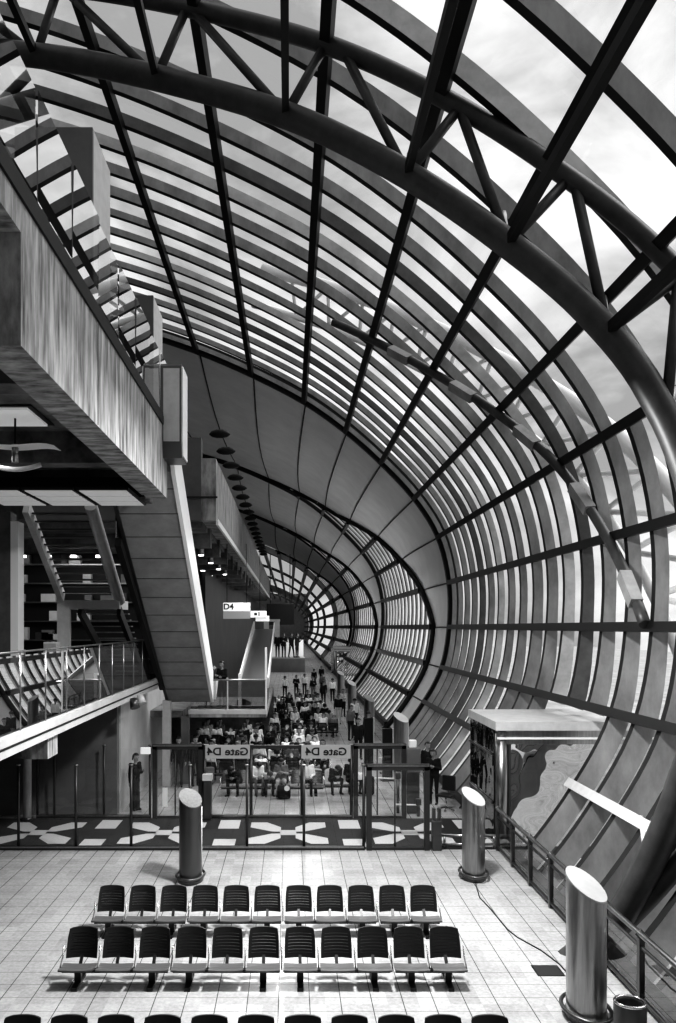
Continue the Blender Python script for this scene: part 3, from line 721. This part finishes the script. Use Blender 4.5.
# ------------------------------------------------------------------ benches
PITCH = .58
def seat_back_mb():
    """slotted shell: rows of slats between two uprights, top leaning back; faces -Y"""
    W, H, th = .49, .43, .03; z0, y0 = .33, 0.; mb = MB()
    def pt(u, v, f):   # u across, v 0..1 up, f front/back
        lean = .16 * v; bow = .05 * (1 - (2 * u / W) ** 2) * (1)
        x = u * (1 - .1 * (v ** 3)); return (x, y0 + lean + bow - .03 + f * th, z0 + H * v - .02 * (abs(2 * u / W) ** 4) * (v > .8))
    us = frange(-W / 2, W / 2, 10)
    def solid(u0, u1, v0, v1, nu, nv):
        uu, vv = frange(u0, u1, nu), frange(v0, v1, nv); rows = []
        for f in (0, 1):
            for v in vv: rows.append([pt(u, v, f) for u in uu])
        n = nu + 1; m = nv + 1; vs = [p for r in rows for p in r]; fs = []
        for f in (0, 1):
            o = f * n * m
            fs += [(o + i * n + j, o + i * n + j + 1, o + (i + 1) * n + j + 1, o + (i + 1) * n + j) for i in range(nv) for j in range(nu)]
        o = n * m
        for j in range(nu): fs += [(j, j + 1, o + j + 1, o + j), (nv * n + j, nv * n + j + 1, o + nv * n + j + 1, o + nv * n + j)]
        for i in range(nv): fs += [(i * n, (i + 1) * n, o + (i + 1) * n, o + i * n), (i * n + nu, (i + 1) * n + nu, o + (i + 1) * n + nu, o + i * n + nu)]
        mb.add(vs, fs)
    e = .052
    solid(-W / 2, -W / 2 + e, 0, 1, 1, 8); solid(W / 2 - e, W / 2, 0, 1, 1, 8)
    solid(-W / 2 + e, W / 2 - e, .80, 1, 8, 3); solid(-W / 2 + e, W / 2 - e, 0, .16, 8, 2)
    for k in range(6):
        v = .175 + k * .105; solid(-W / 2 + e, W / 2 - e, v, v + .083, 8, 1)
    return mb
def pan_mb():
    W = .53; mb = MB(); prof = [(-.1, .275), (-.2, .262), (-.3, .27), (-.4, .3), (-.44, .292)]; rows = []
    for f in (0, -.025):
        for y, z in prof: rows.append([(x, y, z + f + .012 * (abs(x) / (W / 2)) ** 2) for x in frange(-W / 2, W / 2, 6)])
    n = 7; m = len(prof); vs = [p for r in rows for p in r]; fs = []
    for f in (0, 1):
        o = f * n * m; fs += [(o + i * n + j, o + i * n + j + 1, o + (i + 1) * n + j + 1, o + (i + 1) * n + j) for i in range(m - 1) for j in range(6)]
    o = n * m
    for j in range(6): fs += [(j, j + 1, o + j + 1, o + j), ((m - 1) * n + j, (m - 1) * n + j + 1, o + (m - 1) * n + j + 1, o + (m - 1) * n + j)]
    for i in range(m - 1): fs += [(i * n, (i + 1) * n, o + (i + 1) * n, o + i * n), (i * n + 6, (i + 1) * n + 6, o + (i + 1) * n + 6, o + i * n + 6)]
    return mb.add(vs, fs)
BACK = seat_back_mb().build('seat_back', 'plastic'); BACKME = BACK.data; bpy.data.objects.remove(BACK)
PAN = pan_mb().build('seat_pan', 'seat'); PANME = PAN.data; bpy.data.objects.remove(PAN)
LEGB = MB(); LEGB.box(-.05, .05, -.27, -.17, .04, .22); LEGB.box(-.045, .045, -.5, .12, 0, .05)
lg = LEGB.build('leg', 'leg'); LEGME = lg.data; bpy.data.objects.remove(lg)
LIGHTBACK = BACKME.copy(); LIGHTBACK.materials[0] = M['pale']
def mobj(name, me, parent, loc):
    o = bpy.data.objects.new(name, me); C.objects.link(o); o.parent = parent; o.location = loc; return o
def make_bench(n, label, group, backme=None):
    t = thing('bench', label, 'bench', (0, 0, 0), 0, group)
    for i in range(n):
        x = i * PITCH
        mobj('seat_back', backme or BACKME, t, (x, 0, 0)); pan = mobj('seat_pan', PANME, t, (x, 0, 0))
        MB().bar((0, -.1, .24), (0, .03, .36), .05, .03).build('bracket', 'leg', pan)
    MB().box(-.25, (n - 1) * PITCH + .25, -.26, -.18, .19, .24).build('beam', 'leg', t)
    for x in ([0, (n - 1) * PITCH]): mobj('leg', LEGME, t, (x, 0, 0))
    for i in range(n + 1):
        x = (i - .5) * PITCH
        MB().tube([(x, -.24, .23), (x, -.03, .36), (x, .02, .52)], .012, 6).build('side_arm', 'chrome', t)
    return t
bench_cache = {}
def bench(n, loc, rz, label, group, light=False):
    key = (n, light)
    if key not in bench_cache:
        t = bench_cache[key] = make_bench(n, label, group, LIGHTBACK if light else None)
    else: t = copy_tree(bench_cache[key])
    t.location = loc; t.rotation_euler = (0, 0, rz); t['label'] = label; t['group'] = group
    return t
for y, row in ((10.42, 'empty row nearest the viewer'), (13.55, 'middle empty row'), (15.75, 'empty row nearest the glass screen')):
    k = 0
    for j, n in enumerate((3, 3, 3, 2)):
        bench(n, (-3.32 + k * PITCH, y, 0), 0, f'dark slatted bench unit, {ORD[j]} from left in the {row}', 'empty benches on the near floor'); k += n

# ------------------------------------------------------------------ people
def capsule(mb, p0, p1, r0, r1, n=10, rings=4):
    p0, p1 = Vector(p0), Vector(p1); d = (p1 - p0); L = d.length; t = d.normalized() if L > 1e-5 else Vector((0, 0, 1))
    pts, rs = [], []
    for i in range(rings + 1):
        a = PI / 2 * (1 - i / rings); pts.append(p0 - t * r0 * math.sin(a)); rs.append(max(r0 * math.cos(a), .002))
    for i in range(rings + 1):
        a = PI / 2 * (i / rings); pts.append(p1 + t * r1 * math.sin(a)); rs.append(max(r1 * math.cos(a), .002))
    mb.tube(pts, rs, n)
def rot(p, piv, ax, an): return Matrix.Rotation(an, 3, ax) @ (Vector(p) - Vector(piv)) + Vector(piv)
SK, TOP, BOT, SHOE, EYE = 0, 1, 2, 3, 4
def make_person(key, J, skirt=False, sleeves=True, female=False):
    """J: joints in metres, facing -Y, feet at z = 0. returns (mesh, hair mesh)"""
    V = {k: Vector(v) for k, v in J.items()}
    B = []
    def b(reg, a, c, r0, r1): B.append((reg, Vector(a), Vector(c), r0, r1))
    pel, ch, nk, hd = V['pelvis'], V['chest'], V['neck'], V['head']
    up = (ch - pel).normalized(); side = Vector((1, 0, 0))
    for sx in (-1, 1):
        b(TOP, pel + side * sx * .07 + up * .06, ch + side * sx * .085, .105, .115)
        b(TOP, ch + side * sx * .06 + up * .06, V['sh_' + 'lr'[sx > 0]], .085, .065)
        S = 'lr'[sx > 0]
        b(BOT, pel + side * sx * .07, V['hip_' + S], .11, .105)
        b(BOT, V['hip_' + S], V['kn_' + S], .088, .062); b(BOT, V['kn_' + S], V['an_' + S], .06, .045)
        an = V['an_' + S]; toe = V['toe_' + S]
        b(SHOE, an + Vector((0, .03, -.045)), toe, .042, .036)
        b(TOP, V['sh_' + S], V['el_' + S], .055, .044); b(TOP if sleeves else SK, V['el_' + S], V['wr_' + S], .042, .031)
        wr = V['wr_' + S]; hdir = (wr - V['el_' + S]).normalized()
        b(SK, wr, wr + hdir * .07, .03, .034)
    if skirt:
        m = (V['kn_l'] + V['kn_r']) / 2; a = (V['an_l'] + V['an_r']) / 2
        b(BOT, pel, m, .15, .15); b(BOT, m, a + Vector((0, 0, .05)), .15, .17)
    b(SK, nk - (hd - nk) * .2, hd - (hd - nk) * .25, .05, .047)
    hup = (hd - nk).normalized(); face = V.get('face', Vector((0, -1, 0))); face = (face - hup * face.dot(hup)).normalized(); hs = face.cross(hup).normalized()
    b(SK, hd + hup * .035 + face * -.012, hd - hup * .02 + face * .0, .094, .082); b(SK, hd - hup * .03 + face * .02, hd - hup * .085 + face * .045, .065, .04)
    b(SK, hd + face * .09 + hup * .0, hd + face * .115 - hup * .035, .011, .016)
    for sx in (-1, 1): b(SK, hd + hs * sx * .088 + hup * .015, hd + hs * sx * .088 - hup * .025, .014, .011)
    mb = MB()
    for reg, a, c, r0, r1 in B: capsule(mb, a, c, r0, r1)
    tmp = mb.build('tmp_body', 'skin')
    r = tmp.modifiers.new('r', 'REMESH'); r.mode = 'VOXEL'; r.voxel_size = .02
    sm = tmp.modifiers.new('s', 'SMOOTH'); sm.iterations = 2; sm.factor = .5
    dg = bpy.context.evaluated_depsgraph_get(); me0 = bpy.data.meshes.new_from_object(tmp.evaluated_get(dg))
    bpy.data.objects.remove(tmp)
    out = MB(); verts = [v.co.copy() for v in me0.vertices]
    regs = []
    for p in me0.polygons:
        c = p.center; best, br = 9, 0
        for reg, a, e, r0, r1 in B:
            d = e - a; L2 = d.length_squared; t = max(0, min(1, (c - a).dot(d) / L2)) if L2 > 1e-8 else 0
            q = (c - (a + d * t)).length - (r0 + (r1 - r0) * t)
            if q < best: best, br = q, reg
        regs.append(br)
    out.v = [tuple(v) for v in verts]; out.f = [list(p.vertices) for p in me0.polygons]; out.m = regs; out.sm = [True] * len(regs)
    bpy.data.meshes.remove(me0)
    # fingers
    for sx, S in ((-1, 'l'), (1, 'r')):
        wr, el = V['wr_' + S], V['el_' + S]; h = (wr - el).normalized()
        pn = V.get('palm_' + S, Vector((-sx, 0, 0))); pn = (pn - h * pn.dot(h)).normalized(); ac = h.cross(pn).normalized()
        if ac.y > 0: ac = -ac
        base = wr + h * .085
        for k, (o, L) in enumerate(((.027, .07), (.009, .08), (-.009, .074), (-.026, .058))):
            a = base + ac * o; c = a + h * L * .5 + pn * .008; e = c + h * L * .4 + pn * .028
            out.tube([a, c, e], [.0095, .009, .007], 6, SK)
        a = wr + h * .03 + ac * .025; c = a + ac * .03 + h * .03; e = c + h * .03 + pn * .015 + ac * .004
        out.tube([a, c, e], [.012, .011, .008], 6, SK)
    for sx in (-1, 1):
        e = hd + face * .082 + hs * sx * .033 + hup * .012; out.tube([e - hs * .014, e + hs * .014], .008, 6, EYE)
    e = hd + face * .096 - hup * .062; out.tube([e - hs * .024, e + hs * .024], .006, 6, EYE)
    o = out.build('person_' + key, ['skin', 'c_mid', 'c_dk', 'shoe', 'eye'], fix=False); me = o.data; bpy.data.objects.remove(o)
    # hair cap
    hb = MB(); rows = []
    lo = -.9 if female else -.25
    for i in range(9):
        ph = PI / 2 - (PI / 2 - math.asin(lo)) * i / 8; row = []
        for j in range(17):
            th = 2 * PI * j / 16; rr = .109 * math.cos(ph) if ph > 0 else .109 * (1 if female else math.cos(ph)); zz = .116 * math.sin(ph)
            dx, dy = math.cos(th), math.sin(th)      # dy along face
            if dy > .25 and zz < .062: zz = .062 + .0 * zz; rr = .109 * math.cos(math.asin(.062 / .116)) 
            row.append(hd + hup * (.03 + zz) + hs * rr * dx + face * (rr * dy - .012))
        rows.append(row)
    hb.grid(rows); ho = hb.build('hair_' + key, 'hair', fix=False); hm = ho.data; bpy.data.objects.remove(ho)
    return me, hm
def stand(dx=0., arms='down', step=0., lean=0., face=(0, -1, 0)):
    J = dict(pelvis=(0, 0, .93), chest=(0, -.01 - lean * .5, 1.28), neck=(0, -.01 - lean, 1.47), head=(0, -.03 - lean * 1.3, 1.61), face=face)
    for sx, S in ((-1, 'l'), (1, 'r')):
        st_ = step * sx
        J['sh_' + S] = (sx * .175, -lean * .8, 1.41); J['hip_' + S] = (sx * .09, 0, .9); J['kn_' + S] = (sx * .1, -.02 - st_ * .5, .49)
        J['an_' + S] = (sx * .1, .0 - st_ + .05 * abs(step), .085); J['toe_' + S] = (sx * .115, -.14 - st_, .035)
        if arms == 'down': J['el_' + S] = (sx * .24, .03 + st_ * .5, 1.12); J['wr_' + S] = (sx * .25, -.06 + st_ * .8, .88)
        elif arms == 'fold': J['el_' + S] = (sx * .25, -.05 - lean, 1.13); J['wr_' + S] = (-sx * .02, -.2 - lean, 1.16 + .03 * sx)
        elif arms == 'phone': J['el_' + S] = (sx * .24, -.03, 1.12); J['wr_' + S] = ((.1, -.28, 1.22) if sx > 0 else (-.25, -.05, .88))
    return J
def sit(lean=0., arms='lap', head=0., turn=0., spread=.0, kx=0.):
    """lean: forward bend in radians at the pelvis"""
    pv = (0, -.02, .46); f = lambda p: rot(p, pv, 'X', lean)
    J = dict(pelvis=pv, chest=f((0, -.01, .82)), neck=f((0, -.02, 1.01)))
    hd = rot(f((0, -.05, 1.15)), J['neck'], 'X', head); J['head'] = hd
    J['face'] = Matrix.Rotation(turn, 3, 'Z') @ (Matrix.Rotation((lean + head) * .8, 3, 'X') @ Vector((0, -1, 0)))
    for sx, S in ((-1, 'l'), (1, 'r')):
        J['sh_' + S] = f((sx * .175, 0, .95)); J['hip_' + S] = (sx * .09, -.05, .46)
        J['kn_' + S] = (sx * (.12 + spread), -.46, .5); J['an_' + S] = (sx * (.12 + spread * .6) + kx * sx, -.46 + .08 * (sx > 0), .085)
        J['toe_' + S] = (sx * (.14 + spread * .6) + kx * sx, -.62 + .08 * (sx > 0), .035)
        if arms == 'lap': J['el_' + S] = f((sx * .24, .02, .66)); J['wr_' + S] = Vector((sx * .09, -.28, .6))
        elif arms == 'knees': J['el_' + S] = (Vector(f((sx * .22, 0, .68))) + Vector((sx * .16, -.42, .6))) / 2; J['wr_' + S] = Vector((sx * .06, -.48, .62))
        elif arms == 'book': J['el_' + S] = f((sx * .25, -.04, .68)); J['wr_' + S] = Vector((sx * .07, -.33, .78))
        elif arms == 'head': J['el_' + S] = Vector((sx * .14, -.4, .6)); J['wr_' + S] = Vector(hd) + Vector((sx * .08, -.06, -.08))
    return J
PROT = {
    'stand': make_person('stand', stand()), 'walk': make_person('walk', stand(step=.2)), 'fold': make_person('fold', stand(arms='fold')),
    'robe': make_person('robe', stand(arms='phone', lean=.02), skirt=True, female=True), 'phone': make_person('phone', stand(arms='phone', lean=.03), female=True),
    'sit': make_person('sit', sit(.0)), 'sitback': make_person('sitback', sit(-.18, 'lap', -.1), female=True), 'bend': make_person('bend', sit(.75, 'knees', .35, spread=.06)),
    'read': make_person('read', sit(.12, 'book', .4), sleeves=False), 'slump': make_person('slump', sit(.42, 'knees', .55)), 'turn': make_person('turn', sit(.05, 'lap', .1, .8), female=True),
    'nap': make_person('nap', sit(1.0, 'head', .3)),
}
def person(pose, loc, rz, label, top, bot, hairm='hair', group=None, sc=1., skin='skin'):
    me, hm = PROT[pose]
    o = bpy.data.objects.new('person', me); C.objects.link(o); o.location = loc; o.rotation_euler = (0, 0, rz); o.scale = (sc, sc, sc)
    for i, m in ((0, skin), (1, top), (2, bot)):
        o.material_slots[i].link = 'OBJECT'; o.material_slots[i].material = M[m]
    h = bpy.data.objects.new('hair', hm); C.objects.link(h); h.parent = o
    h.material_slots[0].link = 'OBJECT'; h.material_slots[0].material = M[hairm]
    return tag(o, label, 'person', group)

person('robe', (-4.75, 26.0, 0), .9, 'dark silhouetted person in long skirt standing alone under the mezzanine deck', 'c_dk', 'c_dk')
person('stand', (4.62, 28.6, 0), .4, 'person in dark uniform standing by the glass wall behind the podium', 'c_dk', 'c_dk')
person('phone', (4.55, 26.9, 0), -.5, 'person in black with pale collar standing beside the vestibule', 'c_dk', 'c_dk', sc=1.0)
# front row facing the gate
FY = 28.6
bench(3, (-2.05, FY, 0), 0, 'dark occupied bench in the front row under the left gate sign', 'occupied benches beyond the gate')
bench(3, (-.3, FY, 0), 0, 'occupied bench in the middle of the front row behind the gate screen', 'occupied benches beyond the gate')
bench(3, (1.44 - .58, FY + .3, 0), 0, 'pale-backed bench in the front row under the right gate sign', 'occupied benches beyond the gate', True)
SZ = -.02
person('bend', (-1.75, FY, SZ), -.35, 'traveller in dark clothes bending forward on the first front-row bench', 'c_dk', 'c_dk')
person('slump', (-1.15, FY + .1, SZ), .3, 'traveller in white top slumped beside the bending one in the front row', 'c_white', 'c_mid')
person('nap', (-.72, FY + .0, SZ), .1, 'traveller in grey folded over the knees in the front row', 'c_lt', 'c_dk')
person('read', (-.3, FY, SZ), .0, 'traveller in pale shoulders and dark shirt reading in the middle of the front row', 'c_mid', 'c_lt')
person('sit', (.58, FY, SZ), .0, 'woman in white top and white headband sitting upright in the front row', 'c_white', 'c_dk', 'c_white')
person('bend', (1.46, FY + .3, SZ), .25, 'traveller in dark clothes bent low on the pale-backed bench', 'c_dk', 'c_dk')
person('turn', (2.03, FY + .2, SZ), .6, 'long-haired traveller in dark coat at the end of the front row', 'c_dk', 'c_dk')
# the rows behind
rows = [(30.7, -2.9, 2.3, 1), (32.5, -3.6, 2.4, 0), (34.4, -3.8, 2.5, 1), (36.3, -3.9, 2.5, 0), (38.4, -3.9, 2.6, 1), (40.6, -3.9, 2.6, 0), (43.2, -.8, 2.7, 1), (46, -.9, 2.8, 0), (49, -1.0, 2.8, 1), (52, -1.1, 2.8, 0), (55.5, -1.2, 2.9, 1), (59, -1.2, 2.9, 0)]
poses = ['sit', 'sitback', 'bend', 'read', 'slump', 'turn', 'nap', 'sit', 'slump']
tops = ['c_dk', 'c_white', 'c_mid', 'c_white', 'c_dk', 'c_lt', 'c_dk']; cname = {'c_dk': 'dark', 'c_white': 'white', 'c_mid': 'grey', 'c_lt': 'pale grey'}
pname = {'sit': 'sitting upright', 'sitback': 'leaning back', 'bend': 'bending forward', 'read': 'reading', 'slump': 'slumped', 'turn': 'turned aside', 'nap': 'head on hands'}
for ri, (y, xa, xb, away) in enumerate(rows):
    nb = int((xb - xa + .3) / 1.85)
    for j in range(nb):
        x = xa + j * 1.85
        if away: bench(3, (x + 2 * PITCH, y, 0), PI, f'occupied bench in the {ORD[ri + 1]} row beyond the gate, {ORD[j]} from the left', 'occupied benches beyond the gate')
        else: bench(3, (x, y, 0), 0, f'occupied bench in the {ORD[ri + 1]} row beyond the gate, {ORD[j]} from the left', 'occupied benches beyond the gate')
        for q in range(3):
            if random.random() < .05: continue
            ps = random.choice(poses); tp = random.choice(tops)
            person(ps, (x + q * PITCH, y, SZ), (PI if away else 0) + random.uniform(-.25, .25), f'traveller in {cname[tp]} top {pname[ps]}, {ORD[ri + 1]} row beyond gate, {ORD[j * 3 + q]} seat from left',
                   tp, random.choice(['c_dk', 'c_mid', 'c_lt', 'c_dk']), group='seated travellers beyond the gate', sc=random.uniform(.95, 1.05))
# standing and walking in the aisle
for i, (x, y, ps, tp, bt, rz) in enumerate(((2.9, 36, 'stand', 'c_dk', 'c_dk', 0), (3.6, 39, 'walk', 'c_dk', 'c_mid', PI), (3.0, 42, 'phone', 'c_mid', 'c_dk', .5), (3.5, 46, 'walk', 'c_white', 'c_dk', PI), (2.8, 49, 'stand', 'c_dk', 'c_lt', 0),
        (3.3, 53, 'fold', 'c_lt', 'c_dk', .3), (2.4, 61, 'walk', 'c_dk', 'c_dk', PI), (3.2, 64, 'stand', 'c_white', 'c_dk', PI), (1.8, 66, 'phone', 'c_dk', 'c_mid', 0), (2.7, 71, 'walk', 'c_mid', 'c_dk', 0), (1.2, 70, 'stand', 'c_white', 'c_dk', 0), (.5, 68, 'fold', 'c_dk', 'c_dk', 0), (-.4, 67, 'walk', 'c_white', 'c_dk', PI), (2.2, 78, 'walk', 'c_dk', 'c_dk', PI), (3.1, 84, 'stand', 'c_dk', 'c_dk', 0))):
    person(ps, (x, y, 0), rz, f'{"walking" if ps == "walk" else "standing"} person in {cname[tp]} top in the aisle beyond the benches, {ORD[i]} from the gate', tp, bt, group='people in the far aisle')
for i, x in enumerate((-.9, -.45, .1, .5)):
    person(['stand', 'fold', 'walk', 'phone'][i], (x, 61.5, 3.4), .3 * i, f'dark small figure on the far crosswalk before the bright panel, {ORD[i]} from the left', 'c_dk', 'c_dk', group='people on the far crosswalk')
for i, (x, y) in enumerate(((-3.1, 32.2), (-2.6, 32.6))):
    person(['stand', 'fold'][i], (x, y, 2.55), .4 - i, f'dark figure on the raised platform by the railing, {"nearer the escalator" if i == 0 else "farther from the escalator"}', 'c_dk', 'c_dk', group='people on the raised platform')
for i, (x, y) in enumerate(((-3.9, 29.8), (-3.35, 30.0))):
    person('stand', (x, y, 0), .5 * i, f'person in dark clothes standing below the escalator foot, {"beside the pillar" if i == 0 else "nearer the benches"}', 'c_dk', 'c_dk', group='people below the escalator')
# luggage
def rolls(label, loc, mat, rz=0):
    t = thing('suitcase', label, 'suitcase', loc, rz, 'suitcases among the benches')
    MB().box(-.2, .2, -.12, .12, .06, .62, 0, .03).build('shell', mat, t)
    for x in (-.12, .12): MB().tube([(x, .08, .6), (x, .08, .95)], .01, 6).build('handle_tube', 'chrome', t)
    MB().tube([(-.12, .08, .95), (.12, .08, .95)], .015, 6).build('handle', 'black', t)
    for x in (-.15, .15): MB().tube([(x - .02, 0, .035), (x + .02, 0, .035)], .035, 10).build('wheel', 'black', t)
rolls('dark suitcase by the dark-coated traveller at the end of the front row', (2.6, 28.3, 0), 'c_dk')
rolls('pale suitcase standing in the far aisle beside the first pylon', (3.6, 32.5, 0), 'c_lt', .3)
rolls('dark suitcase beneath the platform near the first standing person', (-2.9, 30.2, 0), 'c_mid', .3)
t = thing('backpack', 'dark backpack with pale round badge on the floor in front of the reading traveller', 'backpack', (-.2, 27.75, 0))
MB().box(-.22, .22, -.14, .14, 0, .45, 0, .08).build('body', 'c_dk', t); MB().box(-.15, .15, -.2, -.12, .05, .25, 0, .03).build('pocket', 'c_dk', t)
MB().tube([(.1, -.16, .36), (.1, -.14, .36)], .09, 14).build('badge', 'white', t); MB().tube([(-.08, 0, .44), (0, 0, .52), (.08, 0, .44)], .015, 6).build('handle', 'black', t)
t = thing('white_bag', 'white shoulder bag on the lap of the dark-coated traveller', 'bag', (2.25, 28.0, .56), .4)
MB().box(-.18, .18, -.08, .08, 0, .24, 0, .05).build('body', 'c_white', t); MB().tube([(-.12, 0, .22), (0, 0, .36), (.12, 0, .22)], .012, 6).build('strap', 'c_lt', t)
t = thing('swivel_chair', 'dark office chair on a star base beside the vestibule', 'chair', (4.75, 25.9, 0), -.6)
MB().box(-.23, .23, -.23, .23, .44, .52, 0, .03).build('seat', 'plastic', t); MB().box(-.22, .22, .2, .26, .58, 1.05, 0, .03).build('backrest', 'plastic', t)
MB().tube([(0, 0, .06), (0, 0, .45)], .03, 8).build('column', 'chrome', t)
for k in range(5): MB().tube([(0, 0, .12), (.28 * math.cos(k * 1.257), .28 * math.sin(k * 1.257), .05)], .02, 6).build('leg', 'metal_d', t)
MB().bar((0, .2, .48), (0, .25, .8), .05, .03).build('back_stem', 'metal_d', t)
for x, y, lab in ((3.55, 31.0, 'tall dark information screen on a stand beyond the far door frame'), (3.2, 34.6, 'tall dark information screen on a stand deeper in the aisle')):
    t = thing('information_stand', lab, 'display', (x, y, 0), .2, 'information stands in the aisle')
    MB().box(-.24, .24, -.2, .2, 0, .05).build('base', 'metal_d', t); MB().box(-.18, .18, -.06, .06, .05, 1.9, 0, .02).build('screen', 'black', t); MB().box(.18, .22, -.07, .07, .05, 1.9).build('edge_strip', 'pale', t)
# pillars below the escalator foot
for x, y, m, lab in ((-4.35, 29.9, 'pale', 'a'), (-3.75, 30.3, 'wall', 'b')):
    tag(MB().box(x - .14, x + .14, y, y + .3, 0, 2.4 if x > -4 else 3.0).build('support_pillar', m), kind='structure')

# ------------------------------------------------------------------ light
w = bpy.data.worlds.new('sky'); bpy.context.scene.world = w; w.use_nodes = True
nt = w.node_tree; bg = nt.nodes['Background']
tc = nt.nodes.new('ShaderNodeTexCoord'); mp = nt.nodes.new('ShaderNodeMapping'); mp.inputs['Scale'].default_value = (1.5, 1.2, 3.)
n = nt.nodes.new('ShaderNodeTexNoise'); n.inputs['Scale'].default_value = 2.2; n.inputs['Detail'].default_value = 7; n.inputs['Roughness'].default_value = .55
n.inputs['Distortion'].default_value = .4
r = nt.nodes.new('ShaderNodeValToRGB')
r.color_ramp.elements[0].position = .4; r.color_ramp.elements[0].color = (.36, .36, .36, 1)
r.color_ramp.elements[1].position = .72; r.color_ramp.elements[1].color = (1, 1, 1, 1)
nt.links.new(tc.outputs['Generated'], mp.inputs['Vector']); nt.links.new(mp.outputs['Vector'], n.inputs['Vector'])
nt.links.new(n.outputs['Fac'], r.inputs['Fac']); nt.links.new(r.outputs['Color'], bg.inputs['Color'])
bg.inputs['Strength'].default_value = 1.0
sl = bpy.data.lights.new('sun', 'SUN'); sl.energy = 2.1; sl.angle = 1.0; so = bpy.data.objects.new('sun', sl); C.objects.link(so)
so.rotation_euler = (math.radians(-14), math.radians(42), 0)
def area(loc, size, e, rot=(0, 0, 0), sy=None):
    l = bpy.data.lights.new('added_fill', 'AREA'); l.energy = e; l.shape = 'RECTANGLE'; l.size = size; l.size_y = sy or size
    o = bpy.data.objects.new('added_fill', l); C.objects.link(o); o.location = loc; o.rotation_euler = rot
area((-.5, 33, 8.4), 2., 420, sy=10); area((1, 55, 9), 3., 500, sy=20); area((-8, 29, 8.3), 3, 120); area((-6, 15, 8.6), 2, 60)  # added fill lamps without fixtures, brighten the hall and deck
area((1.8, 15.0, 9.6), 1., 1500); area((-2.2, 36.5, 2.25), 1.5, 45, sy=6); area((3.6, 57, 2.4), 2., 330, (PI, 0, 0), 14); area((3.6, 86, 2.4), 2., 400, (PI, 0, 0), 20); area((.5, 90, 9), 3., 600, sy=30)  # added fill lamps over benches, under platform and up at the membrane

# ------------------------------------------------------------------ camera
cam = bpy.data.cameras.new('camera'); co = bpy.data.objects.new('camera', cam); C.objects.link(co)
co.location = (0, 0, 5.6); co.rotation_euler = (PI / 2, 0, 0)
cam.sensor_width = 36; cam.lens = 850 / 1023 * 36; cam.shift_x = 48 / 1023; cam.shift_y = 115.5 / 1023
cam.clip_end = 1000
sc = bpy.context.scene; sc.camera = co
sc.view_settings.view_transform = 'Standard'; sc.view_settings.look = 'High Contrast'; sc.view_settings.exposure = 0
sc.cycles.transparent_max_bounces = 16; sc.cycles.max_bounces = 6; sc.cycles.use_denoising = True
